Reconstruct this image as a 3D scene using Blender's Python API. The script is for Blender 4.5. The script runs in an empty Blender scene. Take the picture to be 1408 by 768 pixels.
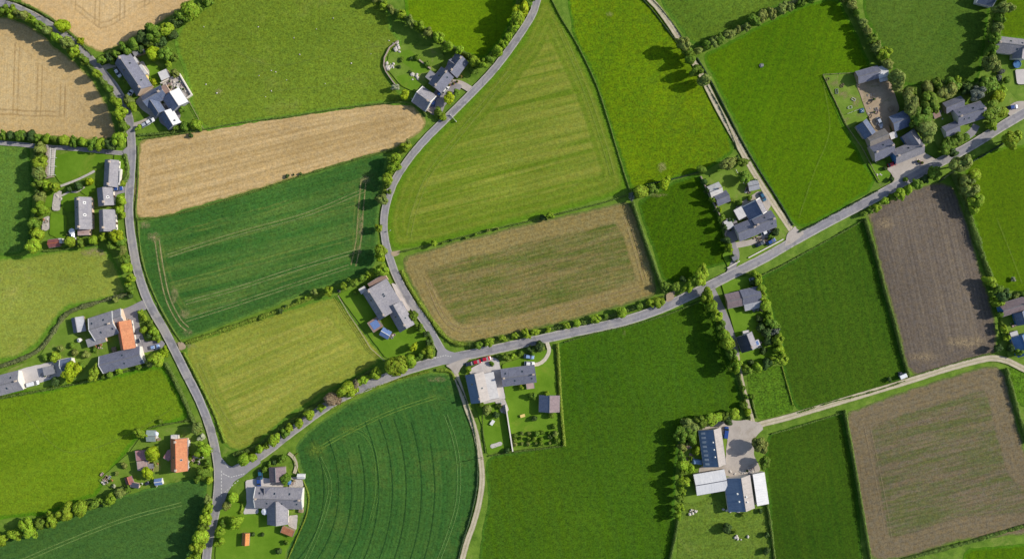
# Farmland seen from a drone: fields, lanes, hedges, trees and farmsteads.
# Plan positions are survey units of 0.3 m, x to the east and y to the south.
import bpy, bmesh, math, random
import numpy as np
from mathutils import Vector, Matrix, noise as mnoise
from mathutils.geometry import delaunay_2d_cdt

random.seed(7); RNG = np.random.default_rng(7)
SC = bpy.context.scene; COL = SC.collection
U = 0.3; H = 400.0
GAIN = 1.15; EXPO = 0.2
CAL = {'ripe_wheat': (0.994, 1.017, 0.962), 'cut_stubble': (1.025, 1.021, 0.965), 'mown_triangle': (0.828, 0.798, 0.502), 'flower_meadow': (1.074, 0.935, 0.233), 'dark_pasture': (1.044, 0.843, 0.018), 'sprouting_field': (0.817, 0.949, 0.64), 'upper_pasture': (1.394, 1.07, 0.986), 'upper_right_pasture': (1.336, 0.938, 1.497), 'bright_pasture': (0.721, 0.623, 0.0), 'ploughed_soil': (0.743, 0.8, 0.778), 'green_ley': (1.575, 0.961, 0.76), 'curved_cereal': (1.245, 0.951, 0.858), 'drilled_ley': (1.346, 0.833, 0.669), 'sprouting_soil': (0.847, 0.863, 0.811), 'grazed_pasture': (1.221, 0.948, 1.099), 'lower_left_pasture': (1.036, 0.824, 0.965), 'sheep_pasture': (1.412, 0.987, 1.255), 'top_pasture': (1.384, 0.916, 0.453), 'lower_left_cereal': (1.584, 0.985, 0.777), 'left_ley': (2.608, 1.431, 1.83), 'worn_paddock': (1.057, 0.997, 1.099), 'young_cereal': (1.118, 0.961, 0.764), 'lush_pasture': (1.311, 0.963, 0.002), 'deep_green_ley': (1.645, 1.052, 0.934), 'mown_meadow': (1.051, 0.945, 0.652), 'ripe_wheat_north': (1.11, 1.117, 1.117)}

def P(x, y, h=0.0, z=None):
    k = U*(H-h)/H
    return Vector(((x-704)*k, (384-y)*k, h if z is None else z))

def lin(c):
    c /= 255.0
    return c/12.92 if c <= 0.04045 else ((c+0.055)/1.055)**2.4
def A(r, g, b, gain=None):
    g_ = GAIN if gain is None else gain
    return (lin(r)/g_, lin(g)/g_, lin(b)/g_, 1.0)

# ------------------------------------------------------------------ tagging
def tag(o, label=None, cat=None, group=None, kind=None):
    if label: o['label'] = label
    if cat: o['category'] = cat
    if group: o['group'] = group
    if kind: o['kind'] = kind
    return o
def empty(name, loc, rz=0.0):
    o = bpy.data.objects.new(name, None); COL.objects.link(o)
    o.location = loc; o.rotation_euler = (0, 0, rz); o.empty_display_size = 0.5
    return o
def link(name, me, parent=None, loc=(0,0,0), rz=0.0):
    o = bpy.data.objects.new(name, me); COL.objects.link(o)
    o.location = loc; o.rotation_euler = (0, 0, rz)
    if parent: o.parent = parent
    return o
ORD = ['first','second','third','fourth','fifth','sixth','seventh','eighth','ninth','tenth','eleventh','twelfth',
       'thirteenth','fourteenth','fifteenth','sixteenth','seventeenth','eighteenth','nineteenth','twentieth',
       'twenty-first','twenty-second','twenty-third','twenty-fourth','twenty-fifth','twenty-sixth']

# ------------------------------------------------------------------ materials
class NT:
    def __init__(s, name):
        s.m = bpy.data.materials.new(name); s.m.use_nodes = True
        s.t = s.m.node_tree; s.n = s.t.nodes; s.l = s.t.links
        s.b = s.n['Principled BSDF']; s.out = s.n['Material Output']
        s.b.inputs['Roughness'].default_value = 0.85
        s.b.inputs['Specular IOR Level'].default_value = 0.15
    def set(s, sock, v):
        if isinstance(v, bpy.types.NodeSocket): s.l.new(v, sock)
        elif v is not None:
            sock.default_value = v[:3] if sock.type == 'VECTOR' and len(v) == 4 else v
    def math(s, op, a, b=None, c=None, clamp=False):
        n = s.n.new('ShaderNodeMath'); n.operation = op; n.use_clamp = clamp
        s.set(n.inputs[0], a); s.set(n.inputs[1], b); s.set(n.inputs[2], c)
        return n.outputs[0]
    def mix(s, f, a, b, mode='MIX'):
        n = s.n.new('ShaderNodeMix'); n.data_type = 'RGBA'; n.blend_type = mode
        s.set(n.inputs[0], f); s.set(n.inputs[6], a); s.set(n.inputs[7], b)
        return n.outputs[2]
    def coord(s, which='Object'):
        return s.n.new('ShaderNodeTexCoord').outputs[which]
    def mapping(s, v, loc=(0,0,0), rot=(0,0,0), scale=(1,1,1)):
        n = s.n.new('ShaderNodeMapping'); s.l.new(v, n.inputs[0])
        n.inputs[1].default_value = loc; n.inputs[2].default_value = rot; n.inputs[3].default_value = scale
        return n.outputs[0]
    def noise(s, v, scale=1.0, detail=3.0, rough=0.6, dist=0.0):
        n = s.n.new('ShaderNodeTexNoise'); n.inputs['Scale'].default_value = scale
        n.inputs['Detail'].default_value = detail; n.inputs['Roughness'].default_value = rough
        n.inputs['Distortion'].default_value = dist
        if v is not None: s.l.new(v, n.inputs['Vector'])
        return n.outputs[0]
    def ramp(s, f, lo, hi, a=0.0, b=1.0):
        n = s.n.new('ShaderNodeMapRange'); n.clamp = True
        s.set(n.inputs[0], f); n.inputs[1].default_value = lo; n.inputs[2].default_value = hi
        n.inputs[3].default_value = a; n.inputs[4].default_value = b
        return n.outputs[0]
    def xyz(s, v):
        n = s.n.new('ShaderNodeSeparateXYZ'); s.l.new(v, n.inputs[0]); return n.outputs
    def attr(s, name):
        n = s.n.new('ShaderNodeAttribute'); n.attribute_name = name; return n.outputs['Fac']
    def bump(s, h, strength=0.4, dist=0.1):
        n = s.n.new('ShaderNodeBump'); n.inputs['Strength'].default_value = strength
        n.inputs['Distance'].default_value = dist; s.set(n.inputs['Height'], h)
        s.l.new(n.outputs[0], s.b.inputs['Normal'])
    def val(s, col, f):     # multiply colour by scalar socket
        n = s.n.new('ShaderNodeVectorMath'); n.operation = 'SCALE'
        s.set(n.inputs[0], col); s.set(n.inputs['Scale'], f)
        return n.outputs[0]
    def done(s, col):
        s.set(s.b.inputs['Base Color'], col); return s.m

def field_mat(name, c1, c2, cs, ang=0.0, streak=0.35, streak_w=0.6, rows=0.0, row_sp=1.2, fine=0.3,
              tram=None, tram_sp=12.0, tram_w=0.5, tram_str=0.6, head=0.0, head_col=None, head_str=0.0,
              ring=0.0, ring_sp=2.2, edge_col=None, edge_w=1.5, patch=None, patch_amt=0.0, center=None, bumpd=0.1, seed=0,
              green=None, green_amt=0.0, hv=0.07):
    """rows run along the image-angle direction ang (degrees, counter-clockwise in plan)."""
    s = NT(name); o = s.coord()
    k_ = CAL.get(name, (1, 1, 1)); s.b.inputs['Specular IOR Level'].default_value = 0.12; s.b.inputs['Roughness'].default_value = .95
    def K(c): return None if c is None else (c[0]*k_[0], c[1]*k_[1], c[2]*k_[2], 1)
    c1, c2, cs, tram, patch, green, head_col = [K(c) for c in (c1, c2, cs, tram, patch, green, head_col)]
    v = s.mapping(o, loc=(seed*37.1, seed*17.3, 0), rot=(0, 0, -math.radians(ang)))
    wob = s.noise(o, 0.03, 2)
    X = s.xyz(v)
    along, across = X[0], X[1]
    if center:
        cx, cy = center
        q = s.xyz(o)
        dx = s.math('SUBTRACT', q[0], cx); dy = s.math('SUBTRACT', q[1], cy)
        across = s.math('SQRT', s.math('ADD', s.math('MULTIPLY', dx, dx), s.math('MULTIPLY', s.math('MULTIPLY', dy, dy), 0.8)))
        along = s.math('MULTIPLY', s.math('ARCTAN2', dy, dx), 50.0)
    d = s.attr('edge')
    col = s.mix(s.ramp(s.noise(v, 0.02, 3, 0.6), 0.3, 0.7), c1, c2)
    # long streaks along the working direction
    cmb = s.n.new('ShaderNodeCombineXYZ')
    s.set(cmb.inputs[0], s.math('MULTIPLY', along, 0.011)); s.set(cmb.inputs[1], s.math('MULTIPLY', across, streak_w))
    st = s.ramp(s.noise(cmb.outputs[0], 1.0, 2, 0.6), 0.38, 0.60)
    if head > 0:    # headland: worked parallel to the boundary
        inner = s.ramp(s.math('ADD', d, s.math('MULTIPLY', s.math('SUBTRACT', s.noise(o, 0.25, 3), 0.5), 2.0)), head-0.6, head+0.6)
        st = s.math('MULTIPLY', st, s.math('ADD', s.math('MULTIPLY', inner, 0.8), 0.2))
    col = s.mix(s.math('MULTIPLY', st, streak), col, cs)
    if green is not None:
        cmb2 = s.n.new('ShaderNodeCombineXYZ')
        s.set(cmb2.inputs[0], s.math('MULTIPLY', along, 0.03)); s.set(cmb2.inputs[1], s.math('MULTIPLY', across, 0.25)); cmb2.inputs[2].default_value = 9.0
        g = s.ramp(s.math('ADD', s.noise(cmb2.outputs[0], 1.0, 4, 0.75), s.math('MULTIPLY', s.math('SUBTRACT', s.noise(o, 1.6, 3, .8), .5), 0.5)), 0.40, 0.62)
        g = s.math('MULTIPLY', g, green_amt)
        if head > 0: g = s.math('MULTIPLY', g, inner)
        col = s.mix(g, col, green)
    if rows > 0:
        ph = s.math('ADD', s.math('MULTIPLY', across, 2*math.pi/row_sp), s.math('MULTIPLY', wob, 6.0))
        r = s.ramp(s.math('SINE', ph), -0.4, 0.9)
        col = s.mix(s.math('MULTIPLY', r, rows), col, s.val(col, 0.62))
    if head > 0 and head_col is not None:
        col = s.mix(s.math('MULTIPLY', s.math('SUBTRACT', 1.0, inner), head_str), col, head_col)
    if ring > 0:
        ph = s.math('ADD', s.math('MULTIPLY', d, 2*math.pi/ring_sp), s.math('MULTIPLY', wob, 3.0))
        r = s.math('MULTIPLY', s.ramp(s.math('SINE', ph), 0.0, 0.9), s.ramp(d, head, head+3.0 if head else 9.0, 1.0, 0.0))
        col = s.mix(s.math('MULTIPLY', r, ring), col, cs)
    if tram is not None:
        t = s.math('PINGPONG', s.math('ADD', across, s.math('MULTIPLY', wob, 1.5)), tram_sp*0.5)
        l1 = s.ramp(s.math('ABSOLUTE', s.math('SUBTRACT', t, 0.95)), tram_w*0.5, tram_w*0.5+0.25, 1.0, 0.0)
        m = s.math('MULTIPLY', l1, s.ramp(s.noise(v, 0.12, 3, .7), 0.25, 0.5))
        if head > 0: m = s.math('MULTIPLY', m, inner)
        col = s.mix(s.math('MULTIPLY', m, tram_str), col, tram)
        # one pair of wheel lines follows the boundary
        hd = head if head > 0 else 6.0
        l2 = s.math('MAXIMUM', s.ramp(s.math('ABSOLUTE', s.math('SUBTRACT', d, hd)), 0.25, 0.5, 1, 0),
                    s.ramp(s.math('ABSOLUTE', s.math('SUBTRACT', d, hd+1.9)), 0.25, 0.5, 1, 0))
        col = s.mix(s.math('MULTIPLY', s.math('MULTIPLY', l2, s.ramp(s.noise(o, 0.05, 3, .7), 0.42, 0.6)), tram_str), col, tram)
    if patch is not None:
        col = s.mix(s.math('MULTIPLY', s.ramp(s.noise(v, 0.055, 5, 0.75, 0.4), 0.54, 0.72), patch_amt), col, patch)
    f = s.noise(o, 0.55, 5, 0.85)
    f2 = s.noise(o, 1.5, 2, 0.7)
    ff = s.math('ADD', s.ramp(f, 0.36, 0.64, 1-fine, 1+fine), s.ramp(f2, 0.34, 0.66, -fine*0.9, fine*0.9))
    col = s.val(col, s.math('MULTIPLY', ff, s.ramp(s.noise(s.mapping(o, loc=(seed*11.0, 5, 2)), 0.016, 4, 0.6), 0.34, 0.66, 0.90, 1.10)))
    # yellower and bluer tufts
    hue = s.ramp(s.noise(s.mapping(o, loc=(31, 7, 0)), 0.42, 4, 0.75), 0.36, 0.64, 0, 1)
    tint = s.mix(hue, (1-hv*.9, 1.0-hv*.15, 1+hv*2.0, 1), (1+hv*.9, 1.0+hv*.1, 1-hv*1.2, 1))
    col = s.mix(1.0, col, tint, 'MULTIPLY')
    if edge_col is not None:
        e = s.ramp(s.math('ADD', d, s.math('MULTIPLY', s.math('SUBTRACT', s.noise(o, 0.5, 4, .7), 0.5), 2.4)), edge_w*0.4, edge_w, 1, 0)
        col = s.mix(e, col, s.val(edge_col, ff))
    s.bump(s.math('ADD', f, s.math('MULTIPLY', f2, 0.5)), 0.55, bumpd)
    return s.done(col)

def speck(name, c1, c2, sc=0.6, fine=0.3, rough=0.85, spec=0.15, bump=0.0, extra=None):
    s = NT(name); o = s.coord()
    ri = s.n.new('ShaderNodeObjectInfo').outputs['Random']
    off = s.n.new('ShaderNodeVectorMath'); off.operation = 'ADD'
    cc = s.n.new('ShaderNodeCombineXYZ'); s.set(cc.inputs[0], s.math('MULTIPLY', ri, 171.0)); s.set(cc.inputs[1], s.math('MULTIPLY', ri, 93.0))
    s.l.new(o, off.inputs[0]); s.l.new(cc.outputs[0], off.inputs[1]); v = off.outputs[0]
    col = s.mix(s.ramp(s.noise(v, sc, 5, 0.7), 0.32, 0.68), c1, c2)
    if extra is not None:
        col = s.mix(s.ramp(s.noise(v, sc*0.6, 5, 0.75, 0.6), 0.55, 0.68, 0, 0.75), col, extra)
    f = s.noise(v, 5.0, 3, 0.7)
    col = s.val(col, s.ramp(f, 0.25, 0.75, 1-fine, 1+fine))
    s.b.inputs['Roughness'].default_value = rough; s.b.inputs['Specular IOR Level'].default_value = spec
    if bump: s.bump(f, 0.5, bump)
    return s.done(col)

def roof_mat(name, c1, c2, stain, rib=None, rough=0.7, spec=0.3):
    """x runs along the ridge, y down the slope: tile courses or metal ribs, stains and streaks."""
    s = NT(name); o = s.coord()
    ri = s.n.new('ShaderNodeObjectInfo').outputs['Random']
    cc = s.n.new('ShaderNodeCombineXYZ'); s.set(cc.inputs[0], s.math('MULTIPLY', ri, 171.0)); s.set(cc.inputs[1], s.math('MULTIPLY', ri, 93.0))
    off = s.n.new('ShaderNodeVectorMath'); off.operation = 'ADD'; s.l.new(o, off.inputs[0]); s.l.new(cc.outputs[0], off.inputs[1])
    v = off.outputs[0]
    col = s.mix(s.ramp(s.noise(v, 0.55, 5, 0.75), 0.3, 0.7), c1, c2)
    stv = s.mapping(v, scale=(1.6, 0.16, 0.3))
    col = s.mix(s.ramp(s.noise(stv, 1.0, 4, 0.75), 0.52, 0.72, 0, 0.65), col, stain)
    X = s.xyz(o)
    if rib:
        t = s.math('PINGPONG', X[0], rib*0.5)
        h = s.ramp(t, 0.0, 0.06, 1, 0)
        col = s.mix(s.math('MULTIPLY', h, 0.35), col, s.val(col, 0.6))
    else:
        b = s.n.new('ShaderNodeTexBrick'); s.l.new(s.mapping(o, scale=(1, 1.15, 1)), b.inputs[0])
        b.inputs['Scale'].default_value = 1.0; b.inputs['Brick Width'].default_value = 0.42; b.inputs['Row Height'].default_value = 0.3
        b.inputs['Mortar Size'].default_value = 0.03; b.inputs['Bias'].default_value = 0.0
        b.inputs['Color1'].default_value = (0.88,0.88,0.88,1); b.inputs['Color2'].default_value = (1.12,1.12,1.12,1); b.inputs['Mortar'].default_value = (0.62,0.62,0.62,1)
        col = s.mix(1.0, col, b.outputs[0], 'MULTIPLY'); h = b.outputs[1]
    col = s.val(col, s.ramp(s.noise(v, 4.0, 3, 0.7), 0.25, 0.75, 0.86, 1.14))
    s.bump(h, 0.4, 0.03)
    s.b.inputs['Roughness'].default_value = rough; s.b.inputs['Specular IOR Level'].default_value = spec
    return s.done(col)

def leaf_mat(name):
    """leaf colour comes from the object's own colour; each leaf clump varies a little."""
    s = NT(name)
    oi = s.n.new('ShaderNodeObjectInfo')
    g = s.n.new('ShaderNodeNewGeometry')
    ri = g.outputs['Random Per Island']
    o = s.coord()
    hsv = s.n.new('ShaderNodeHueSaturation'); s.l.new(oi.outputs['Color'], hsv.inputs['Color'])
    s.set(hsv.inputs['Hue'], s.ramp(ri, 0, 1, 0.482, 0.518)); hsv.inputs['Saturation'].default_value = 1.0
    ov = s.n.new('ShaderNodeVectorMath'); ov.operation = 'ADD'; s.l.new(o, ov.inputs[0])
    oc = s.n.new('ShaderNodeCombineXYZ'); s.set(oc.inputs[0], s.math('MULTIPLY', oi.outputs['Random'], 90.0)); s.l.new(oc.outputs[0], ov.inputs[1])
    big = s.noise(ov.outputs[0], 0.8, 3, 0.7)
    s.set(hsv.inputs['Value'], s.math('MULTIPLY', s.ramp(ri, 0, 1, 0.72, 1.34), s.ramp(big, 0.32, 0.68, 0.78, 1.24)))
    col = hsv.outputs[0]
    s.set(s.b.inputs['Base Color'], col); s.b.inputs['Roughness'].default_value = 0.65; s.b.inputs['Specular IOR Level'].default_value = 0.2
    tr = s.n.new('ShaderNodeBsdfTranslucent'); s.set(tr.inputs[0], col)
    mx = s.n.new('ShaderNodeMixShader'); mx.inputs[0].default_value = 0.44
    s.l.new(s.b.outputs[0], mx.inputs[1]); s.l.new(tr.outputs[0], mx.inputs[2]); s.l.new(mx.outputs[0], s.out.inputs[0])
    return s.m

def plain(name, c, rough=0.5, spec=0.4, metal=0.0):
    s = NT(name); s.b.inputs['Roughness'].default_value = rough; s.b.inputs['Specular IOR Level'].default_value = spec
    s.b.inputs['Metallic'].default_value = metal
    col = s.val(c, s.ramp(s.noise(s.coord(), 3.0, 3, .7), 0.3, 0.7, 0.85, 1.15))
    return s.done(col)
# ------------------------------------------------------------------ mesh helpers
def mesh_np(name, V, F4, mat):
    """fast quad mesh from arrays V (n,3), F4 (m,4)."""
    me = bpy.data.meshes.new(name)
    me.vertices.add(len(V)); me.vertices.foreach_set('co', np.asarray(V, np.float32).ravel())
    m = len(F4); me.loops.add(m*4); me.polygons.add(m)
    me.loops.foreach_set('vertex_index', np.asarray(F4, np.int32).ravel())
    me.polygons.foreach_set('loop_start', np.arange(0, m*4, 4, dtype=np.int32))
    me.polygons.foreach_set('loop_total', np.full(m, 4, np.int32))
    me.materials.append(mat); me.update(calc_edges=True); me.validate()
    return me

class MB:
    """collects simple solids into one mesh."""
    def __init__(s): s.v = []; s.f = []
    def add(s, vs, fs):
        b = len(s.v); s.v += [tuple(v) for v in vs]; s.f += [tuple(i+b for i in f) for f in fs]
    def box(s, x0, x1, y0, y1, z0, z1, M=None, taper=0.0):
        t = taper
        vs = [(x0,y0,z0),(x1,y0,z0),(x1,y1,z0),(x0,y1,z0),(x0+t,y0+t,z1),(x1-t,y0+t,z1),(x1-t,y1-t,z1),(x0+t,y1-t,z1)]
        if M is not None: vs = [M @ Vector(v) for v in vs]
        s.add(vs, [(3,2,1,0),(4,5,6,7),(0,1,5,4),(1,2,6,5),(2,3,7,6),(3,0,4,7)])
    def cyl(s, r0, r1, p0, p1, n=10, cap=True):
        p0 = Vector(p0); p1 = Vector(p1); d = (p1-p0).normalized()
        a = d.orthogonal().normalized(); b = d.cross(a)
        vs = [p0+(a*math.cos(t)+b*math.sin(t))*r0 for t in [2*math.pi*i/n for i in range(n)]]
        vs += [p1+(a*math.cos(t)+b*math.sin(t))*r1 for t in [2*math.pi*i/n for i in range(n)]]
        fs = [(i, (i+1) % n, n+(i+1) % n, n+i) for i in range(n)]
        if cap: fs += [tuple(range(n-1, -1, -1)), tuple(range(n, 2*n))]
        s.add(vs, fs)
    def prism(s, prof, x0, x1):     # profile in (y,z), extruded along x
        n = len(prof)
        vs = [(x0, y, z) for y, z in prof]+[(x1, y, z) for y, z in prof]
        s.add(vs, [(i, (i+1) % n, n+(i+1) % n, n+i) for i in range(n)]+[tuple(range(n-1,-1,-1)), tuple(range(n, 2*n))])
    def mesh(s, name, mat, bev=0.0):
        me = bpy.data.meshes.new(name); me.from_pydata(s.v, [], s.f)
        bm = bmesh.new(); bm.from_mesh(me)
        bmesh.ops.recalc_face_normals(bm, faces=bm.faces[:])
        if bev: bmesh.ops.bevel(bm, geom=bm.edges[:], offset=bev, segments=2, affect='EDGES', profile=0.6)
        bm.to_mesh(me); bm.free()
        me.materials.append(mat); return me
    def build(s, name, mat, parent=None, loc=(0,0,0), rz=0.0, bev=0.0):
        return link(name, s.mesh(name, mat, bev), parent, loc, rz)

# ------------------------------------------------------------------ plan curves
def smooth_line(pts, step=3.0):
    pts = [Vector((p[0], p[1])) for p in pts]
    if len(pts) == 2:
        n = max(2, int((pts[1]-pts[0]).length/step)+1)
        return [pts[0].lerp(pts[1], i/(n-1)) for i in range(n)]
    q = [2*pts[0]-pts[1]]+pts+[2*pts[-1]-pts[-2]]
    out = []
    for i in range(1, len(q)-2):
        p0, p1, p2, p3 = q[i-1], q[i], q[i+1], q[i+2]
        n = max(1, int((p2-p1).length/step))
        for k in range(n):
            t = k/n
            out.append(0.5*((2*p1)+(p2-p0)*t+(2*p0-5*p1+4*p2-p3)*t*t+(3*p1-p0-3*p2+p3)*t**3))
    out.append(pts[-1]); return out
def chaikin(pts, n=2, seg=14.0):
    pts = [Vector((p[0], p[1])) for p in pts]
    out = []
    for i in range(len(pts)):
        a, b = pts[i], pts[(i+1) % len(pts)]
        k = max(1, int(round((b-a).length/seg)))
        for j in range(k): out.append(a.lerp(b, j/k))
    for _ in range(n):
        q = []
        for i in range(len(out)):
            a, b = out[i], out[(i+1) % len(out)]
            q += [a.lerp(b, .25), a.lerp(b, .75)]
        out = q
    return out
def ext(p, far=170):
    x, y = p
    if x <= -9: x = -far
    if x >= 1417: x = 1408+far
    if y <= -9: y = -far
    if y >= 777: y = 768+far
    return (x, y)

LAYER = [0.0]
def next_z():
    LAYER[0] += 0.003; return LAYER[0]

def sheet(name, poly, mat, grid=2.4, seg=14.0, rnd=2, jit=0.55, z=None, structure=True, grow=0.0):
    """a flat piece of land with a fine mesh; 'edge' holds the metres to its boundary."""
    pts = chaikin([ext(p) for p in poly], rnd, seg)
    if grow:
        ar = sum(pts[i].x*pts[(i+1) % len(pts)].y-pts[(i+1) % len(pts)].x*pts[i].y for i in range(len(pts)))
        sg = 1 if ar > 0 else -1; q = []
        for i in range(len(pts)):
            t = pts[(i+1) % len(pts)]-pts[i-1]
            if t.length < 1e-6: continue
            t.normalize(); q.append(pts[i]+Vector((t.y, -t.x))*sg*grow)
        pts = q
    w = []
    for i, p in enumerate(pts):
        q = P(p.x, p.y)
        n = mnoise.noise_vector(Vector((q.x*0.35, q.y*0.35, 3.3)))
        w.append(Vector((q.x+n.x*jit, q.y+n.y*jit)))
    # thin out crowded boundary points
    b = [w[0]]
    for q in w[1:]:
        if (q-b[-1]).length > 0.45: b.append(q)
    if (b[-1]-b[0]).length < 0.45: b.pop()
    B = np.array([(q.x, q.y) for q in b]); nb = len(B)
    lo, hi = B.min(0), B.max(0)
    gx = np.arange(lo[0]+grid*.5, hi[0], grid); gy = np.arange(lo[1]+grid*.5, hi[1], grid)
    G = np.array([(x, y) for x in gx for y in gy]) if len(gx) and len(gy) else np.zeros((0, 2))
    a = B; c = np.roll(B, -1, 0)
    def dist_in(G):
        ab = c-a; L2 = (ab**2).sum(1)+1e-9
        D = np.full(len(G), 1e9); IN = np.zeros(len(G), bool)
        for i in range(nb):
            t = np.clip(((G-a[i])*ab[i]).sum(1)/L2[i], 0, 1)
            D = np.minimum(D, ((G-a[i]-t[:, None]*ab[i])**2).sum(1))
            cond = (a[i,1] > G[:,1]) != (c[i,1] > G[:,1])
            dy = c[i,1]-a[i,1]
            xi = a[i,0]+(G[:,1]-a[i,1])/(dy if abs(dy) > 1e-9 else 1e-9)*(c[i,0]-a[i,0])
            IN ^= cond & (G[:,0] < xi)
        return np.sqrt(D), IN
    if len(G):
        D, IN = dist_in(G); k = IN & (D > grid*0.4); G = G[k]; D = D[k]
    else: D = np.zeros(0)
    vs = [Vector(p) for p in B]+[Vector(p) for p in G]
    ed = [(i, (i+1) % nb) for i in range(nb)]
    ov, oe, of, orig, _, _ = delaunay_2d_cdt(vs, ed, [], 1, 1e-5)
    me = bpy.data.meshes.new(name)
    me.from_pydata([(v.x, v.y, 0) for v in ov], [], of)
    bm = bmesh.new(); bm.from_mesh(me)
    for f in bm.faces:
        if f.normal.z < 0: f.normal_flip()
    bm.to_mesh(me); bm.free()
    at = me.attributes.new('edge', 'FLOAT', 'POINT')
    vals = []
    allD = np.concatenate([np.zeros(nb), D])
    for o_ in orig: vals.append(float(allD[o_[0]]) if o_ and o_[0] < len(allD) else 0.0)
    at.data.foreach_set('value', vals)
    me.materials.append(mat)
    o = link(name, me, None, (0, 0, next_z() if z is None else z))
    if structure: o['kind'] = 'structure'
    return o

def ribbon(name, pts, width, mat, z=None, extend=(False, False), wf=None, structure=True):
    """lane laid along a line; 'across' is -1..1 over its width, 'along' the metres run."""
    pts = [tuple(p) for p in pts]
    if extend[0]:
        a, b = Vector(pts[0]), Vector(pts[1]); pts.insert(0, tuple(a+(a-b).normalized()*170))
    if extend[1]:
        a, b = Vector(pts[-1]), Vector(pts[-2]); pts.append(tuple(a+(a-b).normalized()*170))
    L = smooth_line(pts, 4.0); W = [P(p.x, p.y) for p in L]
    V = []; ac = []; al = []; s = 0
    NS = 7
    for i, p in enumerate(W):
        t = (W[min(i+1, len(W)-1)]-W[max(i-1, 0)]).normalized(); n = Vector((-t.y, t.x, 0))
        if i: s += (p-W[i-1]).length
        hw = width*U*0.5*(1+0.05*mnoise.noise(Vector((s*0.08, 1.7, 0))))
        for k in range(NS):
            u = -1+2*k/(NS-1)
            e = 0.12*mnoise.noise(Vector((s*0.4, u*9, 5.1))) if abs(u) > .9 else 0
            V.append(p+n*(u*hw+e)); ac.append(u); al.append(s)
    F = []
    for i in range(len(W)-1):
        for k in range(NS-1):
            a = i*NS+k; F.append((a, a+NS, a+NS+1, a+1))
    me = mesh_np(name, np.array([tuple(v) for v in V]), np.array(F), mat)
    bm = bmesh.new(); bm.from_mesh(me)
    for f in bm.faces:
        if f.normal.z < 0: f.normal_flip()
    bm.to_mesh(me); bm.free()
    x = me.attributes.new('across', 'FLOAT', 'POINT'); x.data.foreach_set('value', ac)
    x = me.attributes.new('along', 'FLOAT', 'POINT'); x.data.foreach_set('value', al)
    o = link(name, me, None, (0, 0, next_z() if z is None else z))
    if structure: o['kind'] = 'structure'
    return o

# ------------------------------------------------------------------ foliage
def set_normals(me, N):
    me.polygons.foreach_set('use_smooth', np.ones(len(me.polygons), bool))
    N = N/np.maximum(np.linalg.norm(N, axis=1, keepdims=True), 1e-6)
    me.normals_split_custom_set_from_vertices(N.tolist())
def leaf_quads(pos, nor, size, rng):
    n = len(pos)
    nor = nor/np.maximum(np.linalg.norm(nor, axis=1, keepdims=True), 1e-6)
    r = rng.normal(size=(n, 3)); a = np.cross(nor, r); a /= np.maximum(np.linalg.norm(a, axis=1, keepdims=True), 1e-6)
    b = np.cross(nor, a); s = size[:, None]*0.5
    asp = rng.uniform(0.6, 1.0, (n, 1))
    V = np.stack([pos-a*s-b*s*asp, pos+a*s-b*s*asp, pos+a*s+b*s*asp, pos-a*s+b*s*asp], 1).reshape(-1, 3)
    F = np.arange(n*4).reshape(n, 4)
    return V, F

def crown_mesh(name, rx, z0, z1, mat, rng, nb=26, leaves=2600, leaf=0.38, lump=0.42, open_=0.0, flat=1.0):
    cz = (z0+z1)/2; rz = (z1-z0)/2
    C = []; R = []
    ph = rng.uniform(0, 6.28)
    for i in range(nb):
        d = rng.normal(size=3); d /= np.linalg.norm(d)
        d[2] = d[2]*0.9+0.12
        k = rng.uniform(0.25, 0.78) if i > 3 else rng.uniform(0, .3)
        an = math.atan2(d[1], d[0]); wob = 1+0.22*math.sin(2*an+ph)+0.16*math.sin(3*an+2*ph)+.08*math.sin(5*an+3*ph)
        C.append((d[0]*k*rx*wob, d[1]*k*rx*wob, cz+d[2]*k*rz)); R.append(lump*rx*rng.uniform(0.62, 1.1))
    C = np.array(C); R = np.array(R)
    per = (leaves*1.7*R**2/(R**2).sum()).astype(int)+1
    P_ = []; N_ = []
    for i in range(nb):
        d = rng.normal(size=(per[i], 3)); d /= np.linalg.norm(d, axis=1, keepdims=True)
        rr = R[i]*rng.uniform(0.84, 1.08, (per[i], 1))
        p = C[i]+d*rr*np.array([1, 1, min(1.2, max(.7, rz/rx))*flat])
        dist = np.linalg.norm(p[:, None, :]-C[None], axis=2)/R[None]
        dist[:, i] = 9
        keep = (dist.min(1) > 0.72) | (rng.uniform(size=len(p)) < 0.12)
        keep &= rng.uniform(size=len(p)) > open_*rng.uniform()
        P_.append(p[keep]); nn = d[keep]*0.8+(p[keep]-np.array([0, 0, cz]))/np.array([rx, rx, rz])*0.5+rng.normal(size=(keep.sum(), 3))*0.24+np.array([.12, 0, .22])*0
        N_.append(nn)
    P_ = np.concatenate(P_); N_ = np.concatenate(N_)
    V, F = leaf_quads(P_, N_, leaf*rng.uniform(0.65, 1.35, len(P_)), rng)
    me = mesh_np(name, V, F, mat)
    set_normals(me, np.repeat(N_+rng.normal(size=N_.shape)*0.15, 4, 0))
    return me

def trunk_mesh(name, rx, z0, z1, mat, rng, twigs=7):
    m = MB(); h = z0+(z1-z0)*0.55
    m.cyl(0.2, 0.11, (0, 0, -0.1), (0.05, 0, h), 8)
    for i in range(twigs):
        a = 6.283*i/twigs+rng.uniform(-.3, .3); zz = z0*0.8+(h-z0*0.8)*rng.uniform(0.1, 0.95)
        rr = rx*rng.uniform(.5, .75)
        m.cyl(0.08, 0.025, (0.03, 0, zz), (math.cos(a)*rr, math.sin(a)*rr, zz+rr*rng.uniform(.5, .9)), 6)
    return m.mesh(name, mat)

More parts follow.
